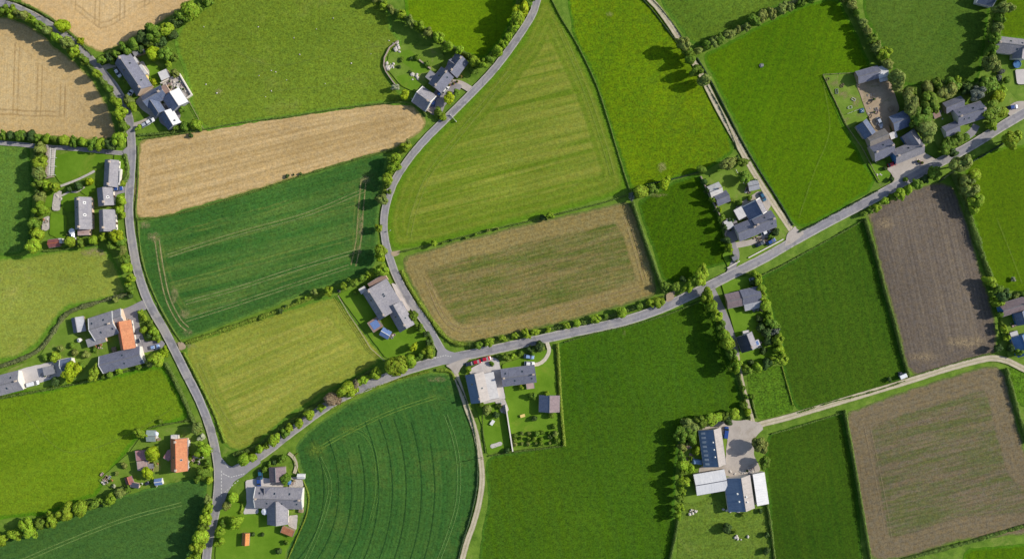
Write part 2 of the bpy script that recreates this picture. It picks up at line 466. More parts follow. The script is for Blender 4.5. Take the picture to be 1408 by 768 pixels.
TREE_PROTO = []; SHRUB_PROTO = []
def make_protos():
    rng = np.random.default_rng(11)
    for i in range(7):        # radius 2.4, height 7.4
        nb = [26, 34, 20, 30, 40, 24, 28][i]; lump = [.42, .36, .50, .40, .33, .45, .38][i]
        cr = crown_mesh('crown', 2.4, 1.0, 7.5, M['leaf'], rng, nb, 3000, 0.36, lump, [0,.15,0,.3,.1,.2,.5][i])
        tr = trunk_mesh('trunk', 2.4, 1.3, 7.4, M['bark'], rng)
        TREE_PROTO.append((cr, tr))
    for i in range(4):        # radius 1.2, height 1.9
        cr = crown_mesh('foliage', 1.2, 0.05, 1.95, M['leaf'], rng, [14, 18, 11, 16][i], 1000, 0.27, .5, [0,.1,0,.3][i])
        tr = trunk_mesh('stem', 1.2, .2, 1.6, M['bark'], rng, 5)
        SHRUB_PROTO.append((cr, tr))
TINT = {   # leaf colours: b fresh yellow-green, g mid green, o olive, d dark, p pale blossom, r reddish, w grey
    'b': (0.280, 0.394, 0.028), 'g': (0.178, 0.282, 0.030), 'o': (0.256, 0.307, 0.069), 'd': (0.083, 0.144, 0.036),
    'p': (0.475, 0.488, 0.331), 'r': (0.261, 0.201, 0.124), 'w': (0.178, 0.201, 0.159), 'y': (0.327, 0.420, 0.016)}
TWORD = {'b': 'bright', 'g': 'green', 'o': 'olive', 'd': 'dark', 'p': 'pale', 'r': 'reddish', 'w': 'greyish', 'y': 'yellowish'}
def plant(x, y, r, tint, label, group=None, hk=1.0, shrub=False, stack=0):
    rm = r*U*random.uniform(.84, 1.22)
    h = (2.0+2.15*rm)*hk if not shrub else max(0.5, 1.5*rm*hk)
    p = P(x, y, h*0.6)
    protos = SHRUB_PROTO if shrub else TREE_PROTO
    cr, tr = random.choice(protos)
    t = empty('shrub' if shrub else 'broadleaf_tree', (p.x, p.y, 0), random.uniform(0, 6.283))
    tag(t, label, 'shrub' if shrub else 'tree', group)
    if shrub: t.scale = (rm/1.2, rm/1.2*random.uniform(.9, 1.1), h/1.95)
    else: e_ = random.uniform(.84, 1.19); t.scale = (rm/2.4*e_, rm/2.4/e_, h/7.5*random.uniform(.9, 1.1))
    c = link('foliage' if shrub else 'crown', cr, t); link('stem' if shrub else 'trunk', tr, t)
    k = TINT[tint]; v = random.uniform(0.85, 1.15); hs = random.uniform(-0.08, 0.08)
    c.color = (k[0]*v*(1+hs), k[1]*v, k[2]*v, 1)
    return t
def row(items, where, frm, shrub=False, hk=1.0, group=None):
    """items (x, y, r, tint); the label counts them from the side named by frm."""
    key = {'west': lambda i: i[0], 'east': lambda i: -i[0], 'north': lambda i: i[1], 'south': lambda i: -i[1]}[frm]
    noun = 'bush' if shrub else 'tree'
    for i, it in enumerate(sorted(items, key=key)):
        plant(it[0], it[1], it[2], it[3], f"{ORD[i]} {TWORD[it[3]]} {noun} from the {frm} {where}", group or f"{'bushes' if shrub else 'trees'} {where}", (it[4] if len(it) > 4 else 1.0)*hk, shrub)

def hedge(pts, w, h, label, tint='g', lumps=0.58, dens=1.0, name='hedge', cat='hedge'):
    """a clipped or shaggy hedge: hidden core added to block light and leaf clumps over it, w in plan units, h in metres."""
    L = smooth_line(pts, 2.0); W = [P(p.x, p.y) for p in L]
    S = np.cumsum([0]+[(W[i]-W[i-1]).length for i in range(1, len(W))])
    wm = w*U
    Wn = np.array([tuple(p) for p in W])
    sd = random.uniform(0, 99)
    def prof(s):
        nz = mnoise.noise(Vector((s*0.22, sd, 0)))+0.6*mnoise.noise(Vector((s*0.7, sd, 4)))
        return max(0.35, 1+lumps*nz)
    base = Wn[0].copy(); base[2] = 0
    # hidden core in leaf colour, added so light does not pass through
    V = []; F = []; K = 5
    for i in range(len(W)):
        t = (W[min(i+1, len(W)-1)]-W[max(i-1, 0)]).normalized(); n = np.array((-t.y, t.x, 0)); k = prof(S[i])
        for j in range(K):
            a = math.pi*j/(K-1)
            V.append(Wn[i]-base+n*math.cos(a)*wm*0.5*0.72*k+np.array((0, 0, math.sin(a)*h*0.78*k)))
    for i in range(len(W)-1):
        for j in range(K-1):
            a = i*K+j; F.append((a, a+1, a+K+1, a+K))
    V = np.array(V); F = np.array(F)
    tot = S[-1]; per = 26*(wm*0.7+h*0.9)*dens
    n = int(tot*per)
    s = RNG.uniform(0, tot, n); idx = np.clip(np.searchsorted(S, s)-1, 0, len(W)-2)
    f = (s-S[idx])/np.maximum(S[idx+1]-S[idx], 1e-6)
    c = Wn[idx]*(1-f[:, None])+Wn[idx+1]*f[:, None]-base
    T = Wn[idx+1]-Wn[idx]; T /= np.maximum(np.linalg.norm(T, axis=1, keepdims=True), 1e-6)
    N = np.stack([-T[:, 1], T[:, 0], np.zeros(n)], 1)
    a = RNG.uniform(-0.15, math.pi+0.15, n)
    k = np.array([prof(q) for q in s])*RNG.uniform(0.78, 1.12, n)
    off = N*(np.cos(a)*wm*0.5*k)[:, None]; off[:, 2] += np.maximum(np.sin(a), 0.03)*h*k
    nor = N*np.cos(a)[:, None]; nor[:, 2] += np.sin(a); nor = nor+RNG.normal(size=(n, 3))*0.3
    LV, LF = leaf_quads(c+off, nor, 0.30*RNG.uniform(0.6, 1.4, n)*(0.75 if wm < 1.0 else 1.0), RNG)
    me = mesh_np(name, np.concatenate([V, LV]), np.concatenate([F, LF+len(V)]), M['leaf'])
    CN = V-np.repeat(Wn-base, K, 0); CN[:, 2] += .05
    set_normals(me, np.concatenate([CN, np.repeat(nor, 4, 0)]))
    o = link(name, me, None, tuple(base))
    kk = TINT[tint]; v_ = random.uniform(.78, 1.0); o.color = (kk[0]*v_*1.03, kk[1]*v_*.96, kk[2]*v_*1.7, 1)
    tag(o, label, cat); return o

# ------------------------------------------------------------------ buildings
class Building:
    def __init__(s, name, label, cat, x, y, dx, dy, h=3.0, group=None):
        s.p0 = P(x, y, h); s.rz = math.atan2(-dy, dx)
        s.t = empty(name, (s.p0.x, s.p0.y, 0), s.rz); tag(s.t, label, cat, group)
        s.x, s.y, s.dx, s.dy = x, y, dx, dy
    def local(s, x, y, h, dx=None, dy=None):
        p = P(x, y, h); d = p-s.p0; c, q = math.cos(-s.rz), math.sin(-s.rz)
        rz = 0.0 if dx is None else math.atan2(-dy, dx)-s.rz
        return (d.x*c-d.y*q, d.x*q+d.y*c, 0), rz
    def openings(s, L, W, e, loc, rz, n, door=True, frame='white', sides=(1, -1)):
        """windows and a door set just proud of the long walls, all as parts of the thing."""
        Mx = Matrix.Translation(loc) @ Matrix.Rotation(rz, 4, 'Z')
        for sgn in sides:
            for i in range(n):
                u = -L/2+L*(i+0.5)/n
                isdoor = door and sgn == sides[0] and i == n//2
                pos = Mx @ Vector((u, sgn*(W/2), 0)); r2 = rz+(0 if sgn < 0 else math.pi)
                if isdoor:
                    m = MB(); m.box(-.5, .5, -.06, .04, 0.05, 2.1); d = m.build('door', M['door'], s.t, pos, r2)
                    k = MB(); k.box(.3, .36, -.12, -.06, 0.95, 1.1); k.build('handle', M['metal'], d)
                else:
                    hh = min(1.15, e*0.42)
                    if 'win%g' % hh not in CACHE:
                        m = MB(); z0 = e*0.36
                        m.box(-.55, -.47, -.07, .05, z0, z0+hh); m.box(.47, .55, -.07, .05, z0, z0+hh)
                        m.box(-.47, .47, -.07, .05, z0, z0+.08); m.box(-.47, .47, -.07, .05, z0+hh-.08, z0+hh); m.box(-.03, .03, -.06, .04, z0+.08, z0+hh-.08)
                        q = MB(); q.box(-.47, .47, -.03, .03, z0+.081, z0+hh-.081)
                        CACHE['win%g' % hh] = (m.mesh('window', M['white']), q.mesh('pane', M['glass']))
                    a, b = CACHE['win%g' % hh]
                    wo = link('window', a, s.t, pos, r2); link('pane', b, wo)
    def gable(s, L, W, e, r, roof, wall, x=None, y=None, dx=None, dy=None, ro=0.5, oh=0.28, ridge='ridge', verge=False,
              chim=0, sky=0, win=3, door=True, solar=False, roof2=None, dorm=0, hip=False):
        x = s.x if x is None else x; y = s.y if y is None else y
        loc, rz = s.local(x, y, (e+r)/2, s.dx if dx is None else dx, s.dy if dy is None else dy)
        L *= U; W *= U
        y0, y1 = -W/2, W/2; yr = y0+W*ro
        m = MB(); m.prism([(y0, -.1), (y1, -.1), (y1, e), (yr, r), (y0, e)], -L/2, L/2)
        m.build('wall', M[wall], s.t, loc, rz)
        def slope_z(yy): return r+(e-r)*(abs(yy-yr)/(W*ro if yy < yr else W*(1-ro)))
        th = 0.16
        rf = MB(); X = L/2+oh
        objs = []
        for (yo, mat) in ((y0-oh, roof), (y1+oh, roof2 or roof)):
            b = rf if not roof2 else MB()
            ze = slope_z(yo); g = 0.02*(1 if yo > 0 else -1)
            b.add([(-X, yo, ze+.02), (X, yo, ze+.02), (X, yr, r+.02), (-X, yr, r+.02), (-X, yo, ze+th), (X, yo, ze+th), (X, yr, r+th), (-X, yr, r+th)],
                   [(0,1,2,3),(7,6,5,4),(0,4,5,1),(1,5,6,2),(2,6,7,3),(3,7,4,0)])
            if roof2: objs.append(b.build('roof', M[mat], s.t, loc, rz))
        if not roof2: objs.append(rf.build('roof', M[roof], s.t, loc, rz))
        R0 = objs[0]
        m = MB(); m.prism([(yr-.16, r+th-.05), (yr+.16, r+th-.05), (yr, r+th+.1)], -X-.01, X+.01); m.build('ridge_tiles', M[ridge], R0)
        for yo in (y0-oh, y1+oh):
            m = MB(); sg = -1 if yo < 0 else 1; ze = slope_z(yo)
            m.box(-X, X, min(yo, yo+sg*.12), max(yo, yo+sg*.12), ze-.02, ze+.1)
            m.build('gutter', M['gutter'], R0)
        if verge:
            for sg in (-1, 1):
                m = MB()
                for yo in (y0-oh, y1+oh):
                    ze = slope_z(yo); xa, xb = sorted((sg*(X+.005), sg*(X-.30)))
                    m.add([(xa, yo, ze+.0), (xb, yo, ze), (xb, yr, r), (xa, yr, r), (xa, yo, ze+th+.06), (xb, yo, ze+th+.06), (xb, yr, r+th+.06), (xa, yr, r+th+.06)],
                          [(0,1,2,3),(7,6,5,4),(0,4,5,1),(1,5,6,2),(2,6,7,3),(3,7,4,0)])
                m.build('verge', M['white'], R0)
        spots = [(-.5, 0), (.5, 0), (0, 0)][:chim] if chim != 1 else [(.42, 0)]
        for cxp, _ in spots:
            m = MB(); xx = cxp*(L-1.4)
            m.box(xx-.4, xx+.4, yr-.3, yr+.3, r-.5, r+.95); m.box(xx-.46, xx+.46, yr-.36, yr+.36, r+.951, r+1.07)
            c1 = m
            for k in (-.18, .18): c1.cyl(.11, .09, (xx+k, yr, r+1.06), (xx+k, yr, r+1.38), 8)
            c1.build('chimney', M['chimney'], R0)
        rr = random.Random(int(s.x*7+s.y*13+x))
        for i in range(sky):
            yy = (y0*.5+yr*.5) if i % 2 else (y1*.5+yr*.5)
            xx = (rr.uniform(-.8, .8) if sky < 4 else (-.85+1.7*i/(sky-1)))*(L/2-.6); zz = slope_z(yy)+th
            sl = math.atan2(r-e, W*ro if yy < yr else W*(1-ro))*(1 if yy < yr else -1)
            Mx = Matrix.Translation((xx, yy, zz)) @ Matrix.Rotation(sl, 4, 'X')
            m = MB(); m.box(-.38, .38, -.5, .5, -.02, .07, Mx); sk = m.build('skylight', M['metal'], R0)
            m = MB(); m.box(-.3, .3, -.42, .42, .071, .085, Mx); m.build('pane', M['glass'], sk) if False else m.build('skylight_glass', M['glass'], R0)
        if solar:
            yy = y1*.5+yr*.5 if solar > 0 else y0*.5+yr*.5
            sl = math.atan2(r-e, W*ro if yy < yr else W*(1-ro))*(1 if yy < yr else -1)
            Mx = Matrix.Translation((0, yy, slope_z(yy)+th)) @ Matrix.Rotation(sl, 4, 'X')
            m = MB(); m.box(-L*.33, L*.33, -W*.16, W*.16, .03, .09, Mx); m.build('solar_panel', M['solar'], R0)
        if win: s.openings(L, W, e, loc, rz, win, door)
        return loc, rz
    def flat(s, L, W, h, roof, wall, x=None, y=None, dx=None, dy=None, h2=None, win=0, rim=True, panel=None, name='roof'):
        """flat or single-pitch roof (h at the front edge, h2 at the back)."""
        x = s.x if x is None else x; y = s.y if y is None else y
        loc, rz = s.local(x, y, h, s.dx if dx is None else dx, s.dy if dy is None else dy)
        L *= U; W *= U; h2 = h if h2 is None else h2
        m = MB(); m.prism([(-W/2, -.1), (W/2, -.1), (W/2, h2), (-W/2, h)], -L/2, L/2); m.build('wall', M[wall], s.t, loc, rz)
        o = .15; sl = (h2-h)/W
        m = MB(); X = L/2+o; a, b = -W/2-o, W/2+o; za, zb = h-sl*o+.01, h2+sl*o+.01
        m.prism([(a, za), (b, zb), (b, zb+.14), (a, za+.14)], -X, X)
        R0 = m.build(name, M[roof], s.t, loc, rz)
        if rim:
            t = .12
            for (xa, xb) in ((-X-.01, -X+t), (X-t, X+.01)):
                m = MB(); m.add([(xa,a,za),(xb,a,za),(xb,b,zb),(xa,b,zb),(xa,a,za+.2),(xb,a,za+.2),(xb,b,zb+.2),(xa,b,zb+.2)], [(0,1,2,3),(7,6,5,4),(0,4,5,1),(1,5,6,2),(2,6,7,3),(3,7,4,0)])
                m.build('roof_edge', M['gutter'], R0)
        if panel:
            m = MB(); zc = (za+zb)/2+.17
            m.add([(-L*.36,-W*.36,zc-sl*W*.36),(L*.36,-W*.36,zc-sl*W*.36),(L*.36,W*.36,zc+sl*W*.36),(-L*.36,W*.36,zc+sl*W*.36),
                   (-L*.36,-W*.36,zc+.06-sl*W*.36),(L*.36,-W*.36,zc+.06-sl*W*.36),(L*.36,W*.36,zc+.06+sl*W*.36),(-L*.36,W*.36,zc+.06+sl*W*.36)],
                  [(0,1,2,3),(7,6,5,4),(0,4,5,1),(1,5,6,2),(2,6,7,3),(3,7,4,0)])
            m.build('solar_panel', M[panel], R0)
        if win: s.openings(L, W, min(h, h2), loc, rz, win, True)
        return s
CACHE = {}

def wall_line(name, label, pts, th, h, mat, cat='wall'):
    L = [P(*p) for p in pts]; m = MB()
    for i in range(len(L)-1):
        a, b = L[i], L[i+1]; d = (b-a); ln = d.length
        Mx = Matrix.Translation(a-L[0]) @ Matrix.Rotation(math.atan2(d.y, d.x), 4, 'Z')
        m.box(-0.5*th if i == 0 else 0.5*th+.003, ln+0.5*th, -th/2, th/2, -.1, h-.003*(i % 2), Mx)
        m.box((-0.5*th if i == 0 else 0.5*th+.003)-.04, ln+0.5*th+.04, -th/2-.05, th/2+.05, h, h+.08-.003*(i % 2), Mx)
    o = m.build(name, M[mat], None, L[0]); tag(o, label, cat); return o

def fence(label, pts, h=1.1, step=3.0, mat='wood', rails=2, name='fence', cat='fence'):
    L = [P(p.x, p.y) for p in smooth_line(pts, 1e9)] if len(pts) > 2 else [P(*p) for p in pts]
    t = empty(name, L[0]); tag(t, label, cat)
    m = MB()
    if 'post' not in CACHE:
        q = MB(); q.box(-.07, .07, -.07, .07, -.1, h); CACHE['post'] = q.mesh('post', M['wood'])
    cnt = 0
    for i in range(len(L)-1):
        a, b = L[i]-L[0], L[i+1]-L[0]; d = b-a; ln = d.length; n = max(1, int(ln/step))
        Mx = Matrix.Translation(a) @ Matrix.Rotation(math.atan2(d.y, d.x), 4, 'Z')
        for k in range(rails): m.box(0.05, ln-.05, -.03, .03, h*(.45+.42*k), h*(.45+.42*k)+.1, Mx)
        for k in range(n+(i == len(L)-2)):
            if cnt >= 98: break
            link('post', CACHE['post'], t, a+d*(k/n)); cnt += 1
    m.build('rail', M[mat], t); return t

# ------------------------------------------------------------------ vehicles
def car_parts(kind):
    if 'car'+kind in CACHE: return CACHE['car'+kind]
    van = kind == 'van'
    # side profile stations x: (half width, z bottom, z shoulder)
    st = ([(-2.4,.82,.35,1.0),(-2.35,.93,.28,1.3),(-1.2,.97,.25,1.35),(.6,.97,.25,1.32),(1.7,.95,.25,1.15),(2.3,.86,.3,.95),(2.45,.75,.36,.8)] if van else
          [(-2.12,.72,.38,.72),(-2.05,.83,.3,.9),(-1.3,.88,.25,.95),(0,.9,.24,.95),(1.0,.89,.24,.93),(1.75,.85,.27,.8),(2.1,.72,.34,.62)])
    b = MB(); prev = None; V = []; 
    for x, hw, z0, z1 in st: V += [(x,-hw*.92,z0),(x,hw*.92,z0),(x,hw,(z0+z1)/2),(x,hw*.9,z1),(x,-hw*.9,z1),(x,-hw,(z0+z1)/2)]
    n = 6; F = []
    for i in range(len(st)-1):
        for k in range(n): F.append((i*n+k, i*n+(k+1) % n, (i+1)*n+(k+1) % n, (i+1)*n+k))
    F += [tuple(range(n-1,-1,-1)), tuple(range((len(st)-1)*n, len(st)*n))]; b.add(V, F)
    g = MB(); r = MB()
    if van: cab = [(-2.33,.88,1.31),(1.75,.88,1.2)]; top = [(-2.2,.78,2.0),(.95,.78,2.0)]
    else:   cab = [(-1.95,.80,.92),(1.05,.80,.94)]; top = [(-1.25,.62,1.42),(.25,.62,1.44)]
    vs = []
    for (x, hw, z) in (cab[0], cab[1], top[1], top[0]): vs += [(x,-hw,z),(x,hw,z)]
    g.add(vs, [(0,2,3,1),(2,4,5,3),(4,6,7,5),(6,0,1,7),(0,6,4,2),(1,3,5,7)])
    (xa, ha, za), (xb, hb, zb) = top
    r.box(xa-.03, xb+.03, -ha-.03, ha+.03, za+.003, za+.06, taper=.05)
    ty = MB(); ty.cyl(.32, .32, (0,-.1,0), (0,.1,0), 16)
    ri = MB(); ri.cyl(.19, .19, (0,-.112,0), (0,.112,0), 12)
    hl = MB(); hl.box(-.05,.05,-.16,.16,-.06,.06); tl = MB(); tl.box(-.04,.04,-.1,.1,-.12,.12)
    mr = MB(); mr.box(-.08,.08,-.1,.1,-.06,.06)
    res = dict(body=b, glass=g.mesh('windows', M['glass']), roof=r, tyre=ty.mesh('tyre', M['rubber']), rim=ri.mesh('rim', M['metal']),
               head=hl.mesh('headlight', M['white']), tail=tl.mesh('tail_light', M['red_lens']), mirror=mr, van=van)
    CACHE['car'+kind] = res; return res
def car(x, y, dx, dy, paint, label, kind='car'):
    q = car_parts(kind); p = P(x, y, 0.8)
    t = empty('parked_van' if kind == 'van' else 'parked_car', (p.x, p.y, 0.38), math.atan2(-dy, dx)); tag(t, label, 'van' if kind == 'van' else 'car')
    for nm, key in (('body', 'body'), ('roof_panel', 'roof'), ('mirror_mesh', 'mirror')):
        k = kind+nm+paint
        if k not in CACHE: CACHE[k] = q[key].mesh(nm, M[paint], 0.03 if nm != 'mirror_mesh' else 0)
    link('body', CACHE[kind+'body'+paint], t); link('windows', q['glass'], t); link('roof_panel', CACHE[kind+'roof_panel'+paint], t)
    v = q['van']; L = 2.45 if v else 2.1; w = .95 if v else .86
    for sx in (-1.32, 1.32):
        for sy in (-1, 1):
            wh = link('wheel', q['tyre'], t, (sx*(1.12 if v else 1), sy*(w-.1), .32)); wh.name = 'wheel'; link('rim', q['rim'], wh)
    for sy in (-1, 1):
        link('headlight', q['head'], t, (L-.07, sy*.5, .62)); link('tail_light', q['tail'], t, (-L+.02, sy*.58, .7))
        link('mirror', CACHE[kind+'mirror_mesh'+paint], t, (.75 if not v else 1.3, sy*(w+.06), 1.0))
    return t
# ------------------------------------------------------------------ material set
M = {}
M['leaf'] = leaf_mat('foliage')
M['bark'] = speck('bark', (0.06,.045,.03,1), (0.12,.09,.06,1), 1.5)
M['slate'] = roof_mat('slate', A(110,112,130), A(130,131,146), A(94,96,112))
M['slate_pale'] = roof_mat('slate_pale', A(134,132,142), A(160,156,160), A(108,108,122))
M['slate_blue'] = roof_mat('slate_blue', A(92,104,132), A(118,128,150), A(76,86,110))
M['slate_dark'] = roof_mat('slate_dark', A(70,74,92), A(92,94,110), A(56,60,76))  # dark slate; also paints shade into one west slope and a dormer
M['slate_mauve'] = roof_mat('slate_mauve', A(128,112,118), A(148,130,132), A(104,92,100))
M['mossy'] = roof_mat('mossy_tiles', A(132,126,122), A(152,144,136), A(106,102,98))
M['terracotta'] = roof_mat('terracotta', A(186,116,80), A(202,138,98), A(152,98,74))
M['terracotta_old'] = roof_mat('terracotta_old', A(176,112,78), A(196,134,98), A(140,92,70))
M['maroon'] = roof_mat('maroon_tiles', A(134,78,78), A(158,98,94), A(112,66,70))
M['pink_tile'] = roof_mat('pink_tiles', A(168,118,122), A(186,140,140), A(140,100,108))
M['rust'] = roof_mat('rusty_sheet', A(166,140,136), A(190,166,160), A(130,92,80), rib=.9)
M['orange_tile'] = roof_mat('orange_tiles', A(204,134,66), A(216,150,88), A(170,104,56))
M['white_sheet'] = roof_mat('white_sheet', A(206,206,210), A(222,220,220), A(176,178,184), rib=1.0, rough=.6)
M['grey_sheet'] = roof_mat('grey_sheet', A(150,152,160), A(172,172,178), A(122,124,134), rib=1.0, rough=.6)
M['blue_sheet'] = roof_mat('blue_sheet', A(58,96,142), A(78,114,158), A(46,76,116), rib=1.0, rough=.6)
M['tan_sheet'] = roof_mat('tan_sheet', A(154,148,146), A(172,164,160), A(126,120,118), rib=1.0)
M['shade_blue_sheet'] = roof_mat('shade_blue_sheet', A(104,122,148), A(118,136,160), A(84,102,128), rib=1.0, rough=.6)  # blue tone that paints the shade of west roof slopes
M['felt'] = speck('roofing_felt', A(128,128,134), A(152,150,152), .7, .15, extra=A(108,104,104))
M['felt_brown'] = speck('brown_felt', A(136,112,104), A(158,132,120), .7, .15)
M['felt_white'] = speck('white_membrane', A(196,192,192), A(216,212,208), .7, .12, extra=A(172,166,164))
M['felt_green'] = speck('green_grey_felt', A(126,142,140), A(150,162,158), .9, .12)
M['ridge'] = plain('ridge_tile', A(120,118,122), .8)
M['ridge_red'] = plain('red_ridge_tile', A(176,100,70), .8)
M['white_wall'] = speck('white_render', A(214,206,196), A(228,220,208), .5, .06)
M['cream_wall'] = speck('cream_render', A(204,178,156), A(218,194,170), .5, .08)
M['stone_wall'] = speck('stone_masonry', A(150,136,124), A(178,162,146), 2.5, .25, bump=.05)
M['grey_wall'] = speck('grey_render', A(150,152,160), A(172,172,178), .5, .1)
M['blue_wall'] = plain('blue_paint_and_shade', A(70,116,170), .6)  # blue paint; on house walls it colours in the shade of west gables
M['brick'] = speck('brick_wall', A(150,96,78), A(174,116,94), 3, .2)
M['wood'] = speck('weathered_wood', A(134,118,98), A(164,146,120), 2, .2)
M['white'] = plain('white_paint', A(222,220,216), .5)
M['gutter'] = plain('gutter_grey', A(128,128,132), .5)
M['chimney'] = speck('chimney_stack', A(176,160,148), A(198,184,170), 3, .2)
M['door'] = plain('painted_door', A(90,70,58), .5)
M['metal'] = plain('grey_metal', A(150,152,156), .35, .5, .6)
M['glass'] = plain('dark_glass', (0.02,.03,.045,1), .08, .6)
M['solar'] = plain('solar_glass', A(52,66,104), .15, .6)
M['solar_light'] = plain('pale_solar_glass', A(104,128,176), .2, .6)
M['rubber'] = plain('tyre_rubber', (0.02,.02,.02,1), .8)
M['red_lens'] = plain('red_lens', (0.4,.02,.02,1), .3)
for n_, c_ in dict(white_car=(226,226,228), silver_car=(168,174,184), blue_car=(40,72,140), red_car=(176,24,44), dark_car=(38,42,56), teal_car=(44,92,120), pale_blue_car=(134,160,204)).items():
    M[n_] = plain(n_+'_paint', A(*c_), .25, .6)
M['stone'] = speck('pale_stone', A(176,170,164), A(206,198,188), 1.5, .25, bump=.05, extra=A(120,116,116))
M['tarp'] = plain('blue_tarpaulin', A(120,150,196), .5)
M['water'] = plain('pool_water', A(70,112,156), .1, .6)
M['pot'] = plain('clay_pot', A(190,120,84), .8)
M['yellow'] = plain('yellow_cloth', A(224,196,120), .8)
M['canvas'] = plain('white_canvas', A(214,218,228), .8)
M['soil'] = speck('garden_soil', A(116,92,72), A(140,116,90), 1.0, .25)

# roads
def road_mat():
    s = NT('asphalt'); u = s.math('ABSOLUTE', s.attr('across')); o = s.coord()
    n1 = s.noise(o, .12, 5, .7); n2 = s.noise(o, 2.2, 3, .7)
    col = s.mix(s.ramp(n1, .35, .65), A(140,137,142), A(158,154,157))
    wt = s.ramp(s.math('ABSOLUTE', s.math('SUBTRACT', u, .45)), .08, .26, 1, 0)
    col = s.mix(s.math('MULTIPLY', wt, .3), col, A(120,118,124))
    cl = s.ramp(u, .0, .12, 1, 0); col = s.mix(s.math('MULTIPLY', cl, .22), col, A(166,162,160))
    e = s.ramp(s.math('ADD', u, s.math('MULTIPLY', s.math('SUBTRACT', s.noise(o, .5, 4, .7), .5), .25)), .76, .88, 0, 1)
    col = s.mix(s.math('MULTIPLY', e, .85), col, A(190,184,172))
    pt = s.ramp(s.noise(o, .22, 3, .5, .3), .58, .62, 0, .5)
    n3 = s.noise(o, .06, 4, .8); col = s.mix(s.ramp(n3, .5, .62, 0, .55), col, A(164,158,150)); ck = s.ramp(s.math('ABSOLUTE', s.math('SUBTRACT', s.noise(o, .35, 6, .75, 1.0), .5)), 0, .02, .35, 0); col = s.mix(ck, col, A(88,86,90))
    col = s.mix(pt, col, A(110,109,114))
    col = s.val(col, s.ramp(n2, .25, .75, .86, 1.14)); s.bump(n2, .3, .02)
    return s.done(col)
def track_mat(name, a, b, mid, mid_w, mid_s):
    s = NT(name); u = s.math('ABSOLUTE', s.attr('across')); o = s.coord()
    col = s.mix(s.ramp(s.noise(o, .3, 5, .75), .35, .65), a, b)
    m = s.ramp(s.math('ADD', u, s.math('MULTIPLY', s.math('SUBTRACT', s.noise(o, .6, 4, .8), .5), .45)), mid_w*.6, mid_w*1.4, mid_s, 0)
    col = s.mix(m, col, mid)
    e = s.ramp(s.math('ADD', u, s.math('MULTIPLY', s.math('SUBTRACT', s.noise(o, .7, 4, .8), .5), .5)), .78, .95, 0, .85)
    col = s.mix(e, col, A(112,122,62))
    n2 = s.noise(o, 2.5, 4, .75); col = s.val(col, s.ramp(n2, .25, .75, .8, 1.2)); s.bump(n2, .5, .04)
    return s.done(col)
M['asphalt'] = road_mat()
M['asphalt_flat'] = speck('asphalt_apron', A(136,134,138), A(154,150,153), .15, .14, bump=.02)
M['gravel_track'] = track_mat('gravel_track', A(176,164,142), A(198,186,162), A(142,138,96), .2, .5)
M['pale_track'] = track_mat('pale_track', A(190,180,162), A(210,200,184), A(170,164,140), .2, .3)
M['gravel'] = speck('gravel_yard', A(166,156,148), A(186,176,166), .25, .2, bump=.03, extra=A(150,138,122))
M['tarmac_drive'] = speck('tarmac_drive', A(134,130,134), A(154,148,150), .25, .16, bump=.02)
M['concrete'] = speck('concrete_yard', A(184,178,176), A(204,196,192), .22, .12, bump=.02, extra=A(164,158,158))
M['dirt'] = speck('bare_dirt', A(150,132,110), A(178,158,132), .25, .22, bump=.05, extra=A(120,116,80))
M['lawn'] = speck('lawn', A(88,124,22), A(108,142,36), .12, .28, bump=.05, extra=A(120,140,44))
M['rough_lawn'] = speck('rough_lawn', A(94,122,34), A(118,144,52), .2, .35, bump=.08, extra=A(140,140,80))
M['paving'] = speck('stone_paving', A(172,164,158), A(198,190,182), 1.2, .22, bump=.03, extra=A(140,134,130))
M['marking'] = speck('road_paint', A(206,204,200), A(190,188,184), 1.5, .2)
M['bare'] = speck('dry_bare_patch', A(150,146,90), A(170,158,104), .5, .3)

# ------------------------------------------------------------------ ground
gm = speck('verge_grass', A(76,108,26), A(116,144,48), .22, .42, bump=.15, extra=A(128,142,64))
g = MB(); S_ = 1600
gv = bpy.data.meshes.new('ground'); gv.from_pydata([(-S_,-S_,0),(S_,-S_,0),(S_,S_,0),(-S_,S_,0)], [], [(0,1,2,3)]); gv.materials.append(gm)
link('ground', gv)['kind'] = 'structure'

# ------------------------------------------------------------------ fields
WH = dict(fine=.20, bumpd=.12)
FM = {}
def fld(name, poly, mat, **k): sheet(name, poly, mat, **k)
m_wheat = field_mat(hv=.05, name='ripe_wheat', c1=A(190,162,116), c2=A(200,172,126), cs=A(178,148,104), ang=88, streak=.4, streak_w=.9, rows=.16, row_sp=1.1, fine=.16,
                    tram=A(140,112,72), tram_sp=9.8, tram_w=.34, tram_str=.5, head=9, ring=.25, ring_sp=2.4, head_col=A(186,156,108), head_str=.5, edge_col=A(150,140,80), edge_w=1.0, seed=1)
m_wheat2 = field_mat(hv=.05, name='ripe_wheat_north', c1=A(186,158,112), c2=A(196,168,122), cs=A(176,146,100), ang=88, streak=.35, streak_w=.9, rows=.14, row_sp=1.1, fine=.15,
                    tram=A(136,110,72), tram_sp=10.0, tram_w=.34, tram_str=.5, head=9, ring=.22, ring_sp=2.4, head_col=A(184,152,104), head_str=.5, edge_col=A(150,140,80), edge_w=1.0, seed=2)
sheet('wheat_field', [(-10,22),(15,27),(40,39),(58,51),(72,65),(90,78),(104,90),(116,102),(128,117),(138,133),(147,152),(154,172),(157,188),(146,190),(-10,180)], m_wheat, grow=2.2)
sheet('wheat_field', [(8,-10),(30,2),(60,16),(90,37),(115,58),(137,71),(165,60),(200,40),(230,22),(262,0),(268,-10)], m_wheat2, grow=2.2)
